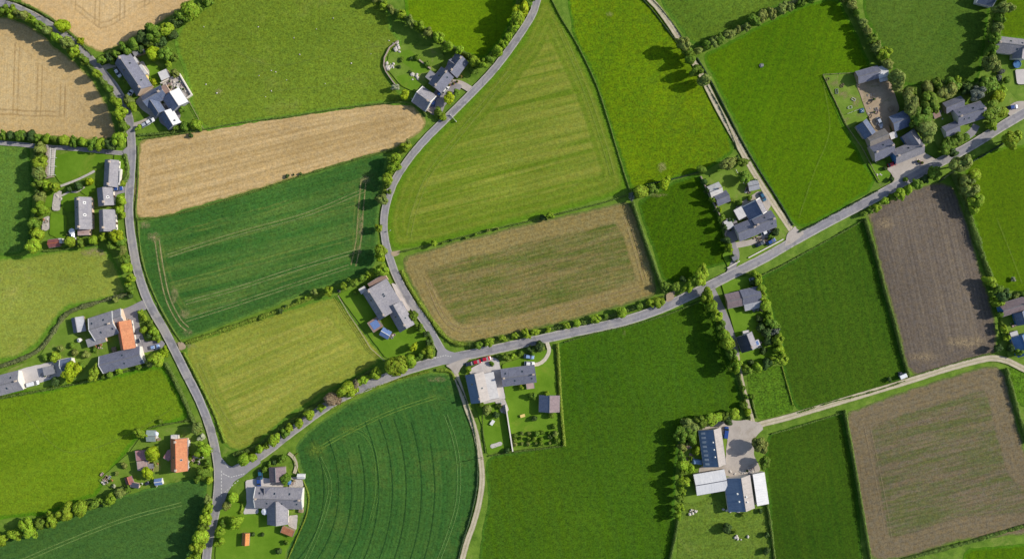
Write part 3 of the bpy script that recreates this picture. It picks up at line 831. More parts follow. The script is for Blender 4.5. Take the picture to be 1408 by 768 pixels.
m_stub = field_mat(hv=.05, name='cut_stubble', c1=A(184,156,110), c2=A(198,170,124), cs=A(160,134,88), ang=14, streak=.65, streak_w=.36, rows=.24, row_sp=1.8, fine=.18,
                   head=5, ring=.3, ring_sp=2.0, patch=A(168,152,96), patch_amt=.25, edge_col=A(140,132,74), edge_w=1.0, seed=3)
sheet('stubble_field', [(195,194),(330,171),(440,155),(520,144),(560,144),(577,156),(584,168),(578,180),(545,201),(520,208),(420,238),(320,268),(215,298),(190,298),(187,280),(190,230)], m_stub, grow=2.2)
m_crop = field_mat(hv=.08, name='young_cereal', c1=A(48,94,40), c2=A(58,106,46), cs=A(84,118,56), ang=15, streak=.65, streak_w=.24, rows=.2, row_sp=1.5, fine=.28,
                   tram=A(120,136,72), tram_sp=13, tram_w=.3, tram_str=.3, head=8, ring=.12, ring_sp=1.6, patch=A(150,140,92), patch_amt=.08, edge_col=A(84,118,46), edge_w=1.4, seed=4)
sheet('cereal_field', [(191,306),(215,301),(320,272),(420,243),(520,212),(532,214),(526,240),(521,262),(518,300),(516,360),(500,377),(430,398),(340,432),(258,463),(247,465),(236,450),(215,415),(198,370),(190,330)], m_crop, grow=2.2)
m_mow = field_mat('mown_meadow', A(118,138,54), A(132,148,66), A(154,160,84), ang=24, streak=.8, streak_w=.40, rows=.10, row_sp=2.6, fine=.2,
                  head=8, ring=.25, ring_sp=3.0, edge_col=A(88,124,36), edge_w=1.4, seed=5)
sheet('mown_meadow', [(254,478),(268,470),(350,441),(455,408),(464,411),(526,492),(505,507),(442,540),(398,570),(348,610),(326,620),(308,610),(295,580),(275,532)], m_mow, grow=2.5)
cc = P(322, 672)
m_curve = field_mat('curved_cereal', A(42,92,38), A(54,104,44), A(66,110,46), streak=.45, streak_w=.35, rows=.3, row_sp=1.7, fine=.28, center=(cc.x, cc.y),
                    head=7, ring=.2, ring_sp=1.8, patch=A(120,140,62), patch_amt=.2, edge_col=A(84,118,46), edge_w=1.3, seed=6)
sheet('cereal_field', [(408,612),(430,590),(480,555),(540,528),(590,514),(617,516),(628,530),(644,575),(654,620),(656,660),(649,700),(635,740),(624,778),(384,778),(398,745),(414,720),(423,690),(419,660),(411,630)], m_curve, grow=2.2)
m_tri = field_mat('mown_triangle', A(104,132,36), A(118,144,48), A(150,158,78), ang=14, streak=.85, streak_w=.36, rows=.10, row_sp=3.0, fine=.2,
                  head=9, ring=.25, ring_sp=3.2, edge_col=A(92,126,24), edge_w=2.4, seed=7)
sheet('mown_meadow', [(750,-10),(757,0),(790,60),(820,125),(845,200),(861,258),(840,268),(760,291),(680,310),(600,331),(546,341),(539,333),(535,310),(539,280),(551,247),(580,208),(612,176),(642,147),(692,92),(722,52),(739,12),(743,-10)], m_tri, seg=10, grow=2.2)
m_mead = field_mat(hv=.15, name='flower_meadow', c1=A(86,120,8), c2=A(102,134,12), cs=A(72,112,34), ang=70, streak=.3, streak_w=.2, fine=.34, patch=A(76,108,50), patch_amt=.65, edge_col=A(72,112,20), edge_w=1.5, seed=8)
sheet('flower_meadow', [(760,-10),(888,-10),(903,15),(926,45),(942,75),(962,105),(985,150),(1005,195),(1007,208),(975,230),(930,243),(905,256),(870,262),(842,175),(818,105),(789,45)], m_mead, grow=2.2)
m_pdark = field_mat('dark_pasture', A(52,94,10), A(64,104,14), A(74,112,18), ang=70, streak=.35, streak_w=.35, fine=.34, edge_col=A(66,104,20), edge_w=1.5, seed=9)
sheet('pasture', [(878,278),(930,250),(960,240),(968,262),(984,292),(999,335),(1003,358),(978,366),(950,383),(922,390),(912,380),(895,330)], m_pdark, grow=2.2)
m_strip = field_mat(hv=.08, name='sprouting_field', c1=A(142,120,88), c2=A(154,132,98), cs=A(128,106,76), ang=14, streak=.5, streak_w=.6, rows=.34, row_sp=1.7, fine=.24,
                    head=7.5, head_col=A(156,130,96), head_str=.8, ring=.35, ring_sp=1.9, green=A(92,104,44), green_amt=.85, edge_col=A(104,112,56), edge_w=1.2, seed=10)
sheet('sprouting_field', [(556,355),(640,331),(760,301),(858,280),(867,282),(880,320),(899,385),(901,404),(880,411),(800,434),(720,454),(650,469),(627,469),(606,455),(590,430),(571,395),(557,367)], m_strip, grow=2.2)
m_pbr = field_mat('lush_pasture', A(60,106,4), A(72,116,8), A(80,122,10), ang=72, streak=.35, streak_w=.4, rows=.08, row_sp=2.0, fine=.26, edge_col=A(74,116,16), edge_w=1.5, seed=11)
sheet('pasture', [(968,78),(1050,35),(1105,9),(1148,-2),(1160,15),(1182,60),(1196,92),(1180,100),(1130,103),(1160,175),(1182,217),(1203,247),(1193,262),(1150,288),(1105,312),(1091,305),(1062,260),(1032,205),(1002,145)], m_pbr, grow=2.2)
m_p12 = field_mat('upper_pasture', A(62,100,22), A(76,112,30), A(84,118,36), ang=30, streak=.3, streak_w=.4, fine=.32, patch=A(92,120,50), patch_amt=.3, edge_col=A(76,112,30), edge_w=1.5, seed=12)
sheet('pasture', [(900,-10),(912,5),(936,38),(951,58),(965,62),(1000,44),(1040,21),(1082,0),(1088,-10)], m_p12, grow=2.2)
m_p13 = field_mat('upper_right_pasture', A(58,100,18), A(70,110,24), A(76,114,28), ang=60, streak=.3, streak_w=.4, fine=.28, edge_col=A(68,106,20), edge_w=1.5, seed=13)
sheet('pasture', [(1176,-10),(1190,20),(1207,50),(1226,85),(1238,115),(1285,116),(1342,114),(1352,60),(1360,0),(1361,-10)], m_p13, grow=2.2)
m_p14 = field_mat('bright_pasture', A(84,126,4), A(96,136,10), A(104,142,14), ang=100, streak=.3, streak_w=.4, fine=.24, edge_col=A(88,124,20), edge_w=1.5, seed=14)
sheet('pasture', [(1327,222),(1380,204),(1418,182),(1418,400),(1372,402),(1352,350),(1338,290)], m_p14, grow=2.2)
sheet('pasture', [(1374,-2),(1380,-10),(1418,-10),(1418,50),(1378,52)], m_p14, grow=2.2)
m_pl = field_mat(hv=.05, name='ploughed_soil', c1=A(110,96,86), c2=A(122,106,95), cs=A(138,120,104), ang=102, streak=.65, streak_w=.5, rows=.36, row_sp=1.5, fine=.2,
                 head=6, ring=.2, ring_sp=2.0, edge_col=A(104,108,62), edge_w=.9, seed=15, bumpd=.25)
sheet('ploughed_field', [(1196,293),(1240,267),(1290,252),(1309,258),(1329,310),(1348,380),(1366,440),(1369,484),(1345,488),(1260,515),(1250,505),(1231,430),(1211,360)], m_pl, grow=2.2)
m_p16 = field_mat('green_ley', A(40,86,12), A(52,96,16), A(60,102,20), ang=100, streak=.35, streak_w=.4, fine=.32, edge_col=A(60,98,20), edge_w=1.4, seed=16)
sheet('pasture', [(1046,384),(1095,358),(1185,303),(1193,330),(1212,400),(1237,490),(1243,510),(1235,523),(1170,543),(1100,563),(1092,553),(1080,505),(1077,480),(1067,440)], m_p16, grow=2.2)
m_p17 = field_mat('rough_paddock', A(70,106,16), A(86,120,24), A(60,92,24), ang=100, streak=.3, fine=.5, patch=A(100,126,40), patch_amt=.5, seed=17)
sheet('rough_paddock', [(1029,512),(1075,503),(1091,562),(1046,576),(1034,560)], m_p17, grow=2.2)
m_p18 = field_mat(hv=.09, name='deep_green_ley', c1=A(44,90,6), c2=A(56,100,10), cs=A(48,92,24), ang=100, streak=.35, streak_w=.3, fine=.32, edge_col=A(66,104,24), edge_w=1.4, seed=18)
sheet('pasture', [(768,472),(800,463),(870,448),(940,423),(968,413),(985,450),(1006,510),(1016,545),(1016,568),(990,578),(935,582),(928,640),(925,700),(919,778),(648,778),(665,730),(674,690),(670,640),(676,628),(765,614),(775,610)], m_p18, grow=2.2)
m_p19 = field_mat('worn_paddock', A(82,110,30), A(98,124,38), A(108,130,48), ang=20, streak=.25, fine=.32, patch=A(122,136,66), patch_amt=.4, seed=19)
sheet('paddock', [(936,690),(942,680),(1000,690),(1053,702),(1060,778),(926,778)], m_p19, grow=2.2)
m_p20 = field_mat('drilled_ley', A(38,84,10), A(50,94,14), A(56,98,16), ang=100, streak=.4, streak_w=.5, rows=.16, row_sp=1.8, fine=.28, edge_col=A(60,98,20), edge_w=1.3, seed=20)
sheet('pasture', [(1058,598),(1100,584),(1156,570),(1163,600),(1178,680),(1192,778),(1072,778),(1060,690),(1054,640)], m_p20, grow=2.2)
m_p21 = field_mat(hv=.08, name='sprouting_soil', c1=A(124,110,86), c2=A(136,120,98), cs=A(112,98,80), ang=14, streak=.5, streak_w=.6, rows=.3, row_sp=1.7, fine=.22,
                  head=9, head_col=A(128,114,84), head_str=.35, ring=.35, ring_sp=2.2, green=A(88,104,44), green_amt=.72, edge_col=A(100,110,58), edge_w=1.0, seed=21)
sheet('sprouting_field', [(1166,568),(1260,534),(1340,510),(1372,503),(1382,520),(1394,575),(1412,640),(1418,660),(1418,716),(1320,740),(1245,764),(1200,768),(1190,720),(1176,640)], m_p21, grow=2.2)
sheet('pasture', [(1262,778),(1330,756),(1418,733),(1418,778)], m_pbr, grow=2.2)
sheet('rough_paddock', [(1387,505),(1418,514),(1418,600),(1400,555)], m_p17, grow=2.2)
sheet('pasture', [(-10,198),(38,200),(43,250),(38,340),(20,348),(-10,350)], field_mat('left_ley', A(46,94,26), A(58,106,32), A(66,112,36), ang=90, streak=.3, fine=.28, edge_col=A(70,108,30), edge_w=1.2, seed=22), grow=2.2)
m_p25 = field_mat('grazed_pasture', A(112,140,44), A(126,152,56), A(132,156,62), ang=20, streak=.25, streak_w=.25, fine=.24, patch=A(156,158,94), patch_amt=.35, edge_col=A(92,130,34), edge_w=2.2, seed=23)
sheet('pasture', [(-10,353),(30,354),(60,346),(130,339),(148,345),(162,370),(176,403),(140,413),(92,421),(76,440),(54,470),(25,492),(-10,503)], m_p25, grow=2.2)
m_p26 = field_mat('lower_left_pasture', A(92,134,14), A(106,146,22), A(114,152,30), ang=20, streak=.3, streak_w=.25, fine=.24, edge_col=A(80,124,16), edge_w=2.0, seed=24)
sheet('pasture', [(-10,545),(60,538),(130,522),(222,503),(238,530),(258,572),(220,583),(190,598),(150,648),(132,678),(60,705),(-10,728)], m_p26, grow=2.2)
m_crop2 = field_mat('lower_left_cereal', A(44,92,42), A(54,104,48), A(66,112,50), ang=24, streak=.18, streak_w=.3, rows=.12, row_sp=1.5, fine=.26,
                    edge_col=A(74,112,42), edge_w=1.2, seed=25)
sheet('cereal_field', [(-10,760),(60,727),(150,690),(200,674),(260,660),(283,664),(279,700),(265,735),(260,778),(-10,778)], m_crop2, grow=2.2)
m_p28 = field_mat('sheep_pasture', A(80,118,24), A(94,132,34), A(98,136,28), ang=40, streak=.25, streak_w=.2, fine=.32, patch=A(112,136,56), patch_amt=.4, edge_col=A(96,132,40), edge_w=2.0, seed=26)
sheet('pasture', [(290,6),(312,-10),(493,-10),(538,40),(553,62),(534,75),(527,95),(546,125),(572,143),(520,141),(440,153),(330,169),(281,179),(266,150),(256,100),(241,60),(252,30)], m_p28, grow=2.2)
sheet('pasture', [(532,-10),(562,24),(602,50),(640,74),(663,80),(688,55),(706,20),(714,-10)], field_mat('top_pasture', A(74,124,4), A(88,136,12), A(94,140,14), ang=40, streak=.25, fine=.24, edge_col=A(84,128,16), edge_w=1.5, seed=27), grow=2.2)
def tracks(name, pts, off=3.1, w=1.3, col=(130,142,76), s=.6):
    key = 'trk%s%.2f' % (col, s)
    if key not in M:
        t = NT('wheel_marks'); u = t.math('ABSOLUTE', t.attr('across')); o = t.coord()
        c = t.val(A(*col), t.ramp(t.noise(o, 2.5, 3, .7), .25, .75, .75, 1.25)); t.set(t.b.inputs['Base Color'], c)
        tr = t.n.new('ShaderNodeBsdfTransparent'); mx = t.n.new('ShaderNodeMixShader')
        f = t.math('MULTIPLY', t.ramp(t.noise(o, .35, 6, .8), .36-.5*max(0,s-.9)*3, .62-.6*max(0,s-.9)*3, .1, s), t.ramp(u, .2, 1.0, 1, 0))
        t.set(mx.inputs[0], f); t.l.new(tr.outputs[0], mx.inputs[1]); t.l.new(t.b.outputs[0], mx.inputs[2]); t.l.new(mx.outputs[0], t.out.inputs[0])
        M[key] = t.m
    L = smooth_line(pts, 5.0)
    for sg in ((-1, 1) if off else (0,)):
        q = []
        for i, p in enumerate(L):
            d = (L[min(i+1, len(L)-1)]-L[max(i-1, 0)]).normalized(); q.append((p.x-d.y*sg*off, p.y+d.x*sg*off))
        ribbon(name, q, w, M[key])
TR = 'wheel_track'
# cereal field on the left
tracks(TR, [(216,330),(222,370),(231,410),(246,440),(258,452)], 3, 2.6, (172,160,112), .92)
tracks(TR, [(500,248),(496,290),(493,330),(486,365)], 3.4, 2.6, (168,156,104), .91)
tracks(TR, [(255,416),(330,395),(400,372),(490,345)], 2.2, 2.0, (140,150,92), .92)
tracks(TR, [(230,352),(330,320),(420,295),(500,262)], 2.2, 2.0, (138,148,90), .92)
tracks(TR, [(255,440),(330,416),(420,386),(480,366)], 2.2, 2.0, (140,150,92), .91)
# curved cereal field
def arc(cx, cy, R, a0, a1, n=14): return [(cx+R*math.cos(math.radians(a0+(a1-a0)*i/n)), cy+R*1.08*math.sin(math.radians(a0+(a1-a0)*i/n))) for i in range(n+1)]
tracks(TR, [(439,628),(450,650),(454,672),(448,700),(436,735),(418,775)], 2.2, 1.7, (98,134,64), .94)
tracks(TR, [(440,615),(465,600),(485,591),(500,596),(512,612),(518,640),(518,680),(510,715)], 2.0, 1.7, (90,130,54), .94)
tracks(TR, [(613,570),(625,605),(631,645),(629,690),(618,730),(601,775)], 2.2, 1.7, (100,136,68), .95)
tracks(TR, [(445,612),(490,588),(540,565),(600,545)], 2, 2.0, (104,136,54), .95)
for R_, a0, a1 in ((128,-30,52),(148,-26,45),(166,-14,40),(184,-18,38),(203,-25,32),(222,-24,28),(241,-22,24),(262,-19,26),(280,-12,22)):
    tracks(TR, arc(318, 672, R_, a0, a1), 0, 1.9, (34,76,32), .93)
# lower left cereal
tracks(TR, [(20,775),(90,745),(170,714),(250,692)], 2.2, 2.0, (112,140,70), .95)
tracks(TR, [(110,775),(170,752),(240,730)], 2, 1.1, (92,126,58), .5)
# marks along meadow and sprouting fields
tracks(TR, [(588,385),(604,425),(622,448),(650,452),(740,432),(830,409),(880,396)], 2.6, 1.6, (170,146,110), .7)
tracks(TR, [(860,296),(872,335),(886,384)], 2.6, 1.6, (172,148,112), .7)
tracks(TR, [(1192,585),(1204,640),(1216,700),(1222,740)], 4, 2, (150,134,104), .6)
tracks(TR, [(562,325),(570,290),(590,240),(620,200),(660,150),(700,100)], 3, 2.0, (146,156,80), .45)
tracks(TR, [(770,40),(800,110),(828,190),(842,240)], 3, 2.0, (140,152,76), .4)
tracks(TR, [(272,500),(300,560),(320,590)], 3, 2.0, (150,156,86), .4)

# bare patches, ragged and thinning out towards their edge
def ragged(name, c, reach, amt):
    t = NT(name); o = t.coord(); d = t.attr('edge')
    t.set(t.b.inputs['Base Color'], t.val(A(*c), t.ramp(t.noise(o, 2.0, 4, .75), .3, .7, .75, 1.25)))
    f = t.math('MULTIPLY', t.ramp(d, 0, reach, 0, 1), t.ramp(t.noise(o, .7, 5, .85), .40, .58, 0, amt))
    tr = t.n.new('ShaderNodeBsdfTransparent'); mx = t.n.new('ShaderNodeMixShader')
    t.set(mx.inputs[0], f); t.l.new(tr.outputs[0], mx.inputs[1]); t.l.new(t.b.outputs[0], mx.inputs[2]); t.l.new(mx.outputs[0], t.out.inputs[0])
    return t.m
M['patch_pale'] = ragged('pale_patch', (176,160,116), 2.2, .85); M['patch_dry'] = ragged('dry_patch', (160,156,98), 1.2, .8); M['patch_soil'] = ragged('straw_patch', (168,148,116), 2.6, .7)
M['patch_grass'] = ragged('thin_grass_patch', (150,154,78), 3.5, .45); M['patch_thin'] = ragged('thin_beige_patch', (156,142,100), 1.5, .75); M['patch_yellow'] = ragged('yellow_patch', (118,142,52), 3.5, .8)
def disc(name, x, y, rx, ry, mat, n=16): sheet(name, [(x+rx*(1+.2*math.sin(3*k+x))*math.cos(6.283*k/n), y+ry*(1+.2*math.cos(2*k+y))*math.sin(6.283*k/n)) for k in range(n)], M[mat], grid=.8, seg=4, jit=.3)
disc('bare_patch', 910, 230, 8, 8, 'patch_dry'); disc('bare_patch', 212, 326, 11, 8, 'patch_pale'); disc('bare_patch', 200, 309, 9, 7, 'patch_pale'); disc('bare_patch', 502, 247, 8, 7, 'patch_pale'); disc('bare_patch', 496, 310, 5, 22, 'patch_pale'); disc('bare_patch', 494, 344, 5, 8, 'patch_pale')
disc('bare_patch', 254, 431, 9, 8, 'patch_pale'); disc('bare_patch', 258, 457, 8, 6, 'patch_pale'); disc('bare_patch', 240, 405, 6, 14, 'patch_pale'); disc('bare_patch', 858, 458, 3, 6, 'patch_dry'); disc('bare_patch', 600, 521, 16, 5, 'patch_pale')
disc('bare_patch', 954, 701, 5, 4, 'patch_pale'); disc('bare_patch', 130, 347, 20, 8, 'patch_pale'); disc('bare_patch', 96, 386, 22, 10, 'patch_grass'); disc('bare_patch', 434, 618, 16, 14, 'patch_yellow'); disc('bare_patch', 480, 590, 14, 6, 'patch_yellow')
disc('bare_patch', 1215, 308, 16, 12, 'patch_soil'); disc('bare_patch', 1330, 470, 34, 12, 'patch_soil'); disc('bare_patch', 1270, 490, 24, 10, 'patch_soil'); disc('bare_patch', 838, 20, 6, 4, 'patch_dry'); disc('bare_patch', 301, 126, 7, 5, 'patch_dry'); disc('bare_patch', 904, 268, 16, 4, 'patch_pale')
for x_, y_, a_, b_ in ((244,472,8,6),(541,348,9,4),(920,407,9,6),(1243,520,8,4),(262,474,9,6),(640,505,8,5),(1010,584,10,5),(1172,566,8,4),(1212,254,7,4),(1196,296,7,8)): disc('bare_patch', x_, y_, a_, b_, 'patch_soil')
for q_ in ([(290,165),(370,128),(450,118),(536,100)],[(300,60),(380,90),(470,70),(545,62)],[(1098,300),(1118,240),(1140,180),(1132,112)],[(30,560),(90,620),(170,600),(240,560)],[(1370,300),(1390,350),(1405,390)]):
    tracks('animal_path', q_, 0, 2.6, (124,142,60), .36)

# ------------------------------------------------------------------ gardens, yards and lanes
LW = dict(grid=2.0, seg=8, jit=.25, rnd=1)
def land(name, poly, mat): return sheet(name, poly, M[mat], **LW)
land('lawn', [(105,207),(140,210),(149,214),(140,232),(84,252),(76,240),(76,215)], 'lawn')
land('lawn', [(86,268),(105,262),(106,290),(92,292),(84,280)], 'lawn')
land('lawn', [(70,292),(92,296),(92,325),(84,330),(68,322)], 'lawn')
land('lawn', [(110,262),(128,250),(133,260),(120,270)], 'lawn'); land('lawn', [(62,262),(76,262),(74,285),(62,285)], 'lawn')
land('lawn', [(192,95),(212,86),(225,100),(222,115),(208,110)], 'lawn')
land('garden', [(553,62),(600,65),(612,78),(592,110),(574,128),(552,118),(530,92),(535,75)], 'rough_lawn')
land('lawn', [(557,102),(575,112),(580,118),(566,125),(552,118),(545,105)], 'lawn'); land('lawn', [(548,72),(562,68),(585,88),(590,98),(575,102),(552,85)], 'lawn')
land('garden', [(465,404),(490,395),(560,450),(590,450),(595,478),(560,490),(530,492)], 'lawn')
land('garden', [(650,545),(690,552),(703,615),(670,624),(664,590)], 'lawn'); land('garden', [(690,500),(760,478),(764,520),(768,610),(706,614),(696,560)], 'lawn')
land('garden', [(302,690),(345,690),(400,715),(412,725),(392,760),(385,778),(288,778),(298,735)], 'lawn')
land('garden', [(135,660),(180,620),(200,590),(265,585),(285,600),(292,650),(220,660),(160,672)], 'rough_lawn')
land('garden', [(80,448),(100,428),(150,412),(180,405),(225,470),(222,497),(130,518),(60,532),(0,540),(0,512),(55,490)], 'rough_lawn')
land('garden', [(968,246),(985,240),(1030,215),(1060,265),(1090,320),(1060,345),(1010,370),(1000,340),(985,295)], 'rough_lawn')
land('lawn', [(975,240),(1010,228),(1030,240),(1035,270),(1006,283),(990,262)], 'rough_lawn')
land('lawn', [(992,350),(1012,335),(1018,365),(1003,370)], 'lawn')
land('garden', [(990,385),(1040,378),(1060,420),(1076,490),(1030,512),(1018,500),(1008,450)], 'lawn')
land('paddock', [(1131,104),(1172,101),(1180,115),(1200,150),(1192,162),(1165,178),(1148,140)], 'rough_lawn')
for x_, y_, a_, b_ in ((1148,115,9,6),(1160,130,8,8),(1176,140,7,9),(1182,158,7,4),(1164,165,6,5),(1190,130,6,12)): disc('bare_patch', x_, y_, a_, b_, 'patch_thin')
land('lawn', [(1192,225),(1215,220),(1225,240),(1208,252)], 'lawn')
land('garden', [(942,586),(1000,578),(1012,650),(960,690),(938,690)], 'rough_lawn')
land('garden', [(1280,130),(1380,118),(1400,140),(1372,165),(1290,205),(1272,170)], 'rough_lawn')
land('garden', [(1376,400),(1418,395),(1418,500),(1385,490),(1374,450)], 'rough_lawn')
land('garden', [(172,205),(176,260),(170,290),(155,285),(158,205)], 'lawn')

def way(name, pts, w, mat, **k): return ribbon(name, pts, w, M[mat], **k)
way('lane', [(180,211),(160,210),(130,207),(95,204),(62,202),(20,198),(-10,196)], 6, 'asphalt', extend=(False, True))
way('farm_track', [(885,-10),(905,12),(925,40),(945,72),(965,105),(985,145),(1010,190),(1035,235),(1060,275),(1080,305),(1095,327)], 8.5, 'gravel_track', extend=(True, False))
way('farm_track', [(1003,600),(1025,592),(1045,583),(1080,574),(1130,559),(1200,538),(1250,523),(1300,507),(1345,495),(1365,492),(1385,496),(1412,509)], 9, 'gravel_track', extend=(False, True))
way('farm_track', [(622,500),(632,530),(642,560),(653,590),(661,630),(663,660),(659,690),(651,720),(642,745),(632,782)], 8, 'gravel_track', extend=(False, True))
way('farm_track', [(1013,485),(1018,515),(1024,540),(1030,562),(1038,588)], 6, 'gravel_track')
way('driveway', [(978,398),(988,418),(998,440),(1008,470),(1012,488)], 10, 'tarmac_drive')
way('driveway', [(752,470),(755,482),(749,494),(740,500),(730,501)], 5.5, 'pale_track')
way('driveway', [(136,97),(148,92),(160,89)], 7, 'gravel'); way('driveway', [(180,174),(196,169),(212,160),(222,150)], 7, 'gravel')
way('driveway', [(178,260),(166,262),(158,266),(155,275)], 8, 'tarmac_drive')
way('driveway', [(648,124),(634,116),(622,114)], 9, 'gravel')
way('garden_path', [(84,256),(105,248),(122,240),(131,235)], 3, 'paving'); way('garden_path', [(84,270),(96,264),(106,264),(117,257)], 2.5, 'paving')
way('driveway', [(1003,375),(1012,352),(1007,335),(1000,325)], 9, 'tarmac_drive'); way('driveway', [(1012,337),(1035,332),(1055,322),(1066,312)], 8, 'gravel')
way('farm_track', [(397,622),(404,628),(408,640),(405,650)], 5, 'gravel_track')
way('driveway', [(1325,190),(1336,182),(1342,172)], 10, 'tarmac_drive')
land('yard', [(215,145),(232,130),(250,160),(235,180),(220,168)], 'tarmac_drive'); land('terrace', [(224,114),(248,102),(265,131),(250,142),(238,128),(226,128)], 'paving')
land('yard', [(186,140),(205,122),(225,120),(232,140),(215,165),(195,150)], 'gravel')
land('terrace', [(190,88),(197,84),(207,100),(200,112)], 'paving')
land('yard', [(600,122),(622,112),(636,118),(628,132),(612,145),(607,158),(594,158),(585,148)], 'tarmac_drive')
land('yard', [(24,508),(95,491),(101,492),(104,510),(30,534)], 'concrete')
land('yard', [(166,426),(186,418),(197,412),(203,424),(190,430),(192,446),(200,470),(222,468),(222,477),(200,485),(182,480),(180,445)], 'tarmac_drive')
land('yard', [(338,660),(360,655),(392,660),(388,672),(352,676),(356,705),(334,706),(340,690)], 'concrete')
land('terrace', [(398,655),(416,655),(418,668),(398,670)], 'paving'); land('terrace', [(397,708),(410,706),(408,728),(396,722)], 'paving')
land('yard', [(538,388),(547,392),(566,425),(556,430)], 'concrete'); 
land('yard', [(644,508),(675,490),(686,494),(695,548),(664,555)], 'concrete'); land('terrace', [(680,550),(694,546),(700,565),(690,568)], 'paving')
land('yard', [(1010,285),(1042,262),(1052,266),(1060,282),(1050,300),(1022,302)], 'gravel'); land('yard', [(995,316),(1012,300),(1020,328),(1004,333)], 'tarmac_drive')
land('yard', [(1176,114),(1222,106),(1236,150),(1222,172),(1228,200),(1212,196),(1200,176),(1192,158)], 'dirt')
land('yard', [(1218,232),(1240,222),(1268,208),(1290,222),(1262,236),(1240,247),(1227,253),(1226,240)], 'gravel')
land('yard', [(960,579),(985,574),(1012,578),(1026,576),(1044,580),(1050,588),(1038,600),(1036,625),(1046,645),(1030,658),(1000,654),(960,650),(962,640),(996,640),(1000,600),(985,592),(962,590)], 'gravel')
land('yard', [(1380,150),(1395,140),(1418,125),(1418,138),(1388,160)], 'gravel'); land('terrace', [(1395,96),(1418,92),(1418,118),(1398,116)], 'concrete')
land('terrace', [(75,265),(86,262),(83,290),(72,290)], 'paving'); land('terrace', [(59,300),(69,296),(68,316),(58,318)], 'paving')
land('stone_bed', [(674,610),(689,606),(691,611),(675,616)], 'stone'); land('garden_bed', [(66,204),(78,204),(74,242),(65,244)], 'paving')
way('road', [(-10,1),(10,7),(35,17),(60,30),(80,43),(100,58),(118,75),(136,95),(152,112),(166,133),(175,153),(180,176),(182,210),(180,245),(178,290),(182,330),(190,372),(205,415),(230,460),(255,510),(275,550),(290,590),(299,630),(301,660),(297,700),(288,740),(283,778)], 12, 'asphalt', extend=(True, True))
way('road', [(742,-10),(732,20),(710,55),(680,95),(645,132),(612,165),(585,192),(560,222),(541,253),(531,283),(528,310),(531,335),(538,360),(548,385),(565,415),(585,443),(601,470),(614,492)], 10.5, 'asphalt', extend=(True, False))
way('road', [(303,659),(320,648),(345,634),(370,617),(410,586),(460,551),(510,528),(560,508),(610,494),(660,484),(720,471),(780,458),(850,443),(900,427),(950,405),(1000,380),(1050,355),(1095,329),(1150,299),(1200,273),(1263,238),(1328,204),(1380,172),(1420,148)], 13, 'asphalt', extend=(False, True))
land('road_junction', [(297,618),(305,628),(316,640),(332,641),(354,630),(360,634),(340,650),(322,662),(312,680),(306,700),(294,700),(296,660)], 'asphalt_flat')
land('road_junction', [(584,444),(594,455),(605,472),(616,482),(640,487),(640,495),(615,500),(596,502),(600,492),(602,480)], 'asphalt_flat')
land('road_junction', [(612,502),(632,494),(650,490),(642,496),(634,504),(630,514),(625,514),(620,506)], 'gravel')
land('road_junction', [(1082,322),(1093,310),(1096,316),(1106,320),(1090,334),(1078,338)], 'gravel'); land('road_junction', [(169,207),(178,200),(178,226),(174,218)], 'asphalt_flat')
land('field_gateway', [(537,346),(551,344),(549,350),(540,353)], 'dirt'); land('field_gateway', [(916,404),(928,398),(926,412),(916,416)], 'dirt')
land('field_gateway', [(244,470),(252,470),(258,477),(248,482)], 'dirt'); land('driveway', [(196,470),(224,467),(228,473),(222,479),(202,484)], 'tarmac_drive')
# painted give-way and centre marks at the left junction
def dash(a, b, w=.5):
    A_, B_ = P(*a), P(*b); d = B_-A_; m = MB(); n = Vector((-d.y, d.x, 0)).normalized()*w*.5
    return [A_+n, A_-n, B_-n, B_+n]
V = []; F = []
def dashes(a, b, n, fill=.6, w=.16):
    for i in range(n):
        t0, t1 = i/n, (i+fill)/n
        q = dash((a[0]+(b[0]-a[0])*t0, a[1]+(b[1]-a[1])*t0), (a[0]+(b[0]-a[0])*t1, a[1]+(b[1]-a[1])*t1), w); k = len(V)
        V.extend([tuple(v) for v in q]); F.append((k, k+1, k+2, k+3))
dashes((305,646),(305,684), 8, .6, .35); dashes((307,650),(317,655), 3, .7, .35); dashes((318,655),(338,650), 6, .6, .3); dashes((309,676),(330,658), 6, .55, .22); dashes((314,642),(306,630), 3, .6, .3)
dashes((594,493),(612,488), 5, .6, .3); dashes((612,488),(622,490), 3, .6, .3)
me = bpy.data.meshes.new('road_marking'); me.from_pydata(V, [], F); me.materials.append(M['marking']); bm = bmesh.new(); bm.from_mesh(me)
for f in bm.faces:
    if f.normal.z < 0: f.normal_flip()
bm.to_mesh(me); bm.free()
link('road_marking', me, None, (0, 0, next_z()))['kind'] = 'structure'
# ------------------------------------------------------------------ vegetation
make_protos()
# lane beside the upper left wheat field
row([(5,14,8,'g'),(17,17,8,'b'),(30,21,8,'o'),(40,25,8,'b'),(48,30,8,'b'),(56,36,7,'g'),(65,42,7,'o'),(78,52,8,'b'),(91,59,9,'o'),(102,70,8,'b'),(114,81,7,'g'),(133,101,7,'b'),(150,122,8,'g'),(160,140,7,'b'),(165,156,8,'b'),(170,172,8,'g')],
    "on the south-west side of the lane through the wheat", 'north', hk=1.3)
plant(86,36,9,'y', "large yellow-green tree on the north-east side of the lane between the wheat fields", hk=.9)
plant(111,57,6,'y', "smaller yellow-green tree on the north-east side of the lane between the wheat fields", hk=.9)
hedge([(-8,11),(0,13),(20,18),(47,29),(62,40),(78,52),(94,63),(109,76),(120,86),(134,102),(145,115),(153,127),(160,141),(165,158),(169,176),(171,186)], 7, 2.6, "long shaggy hedge bordering the upper left wheat field beside the lane", 'g')
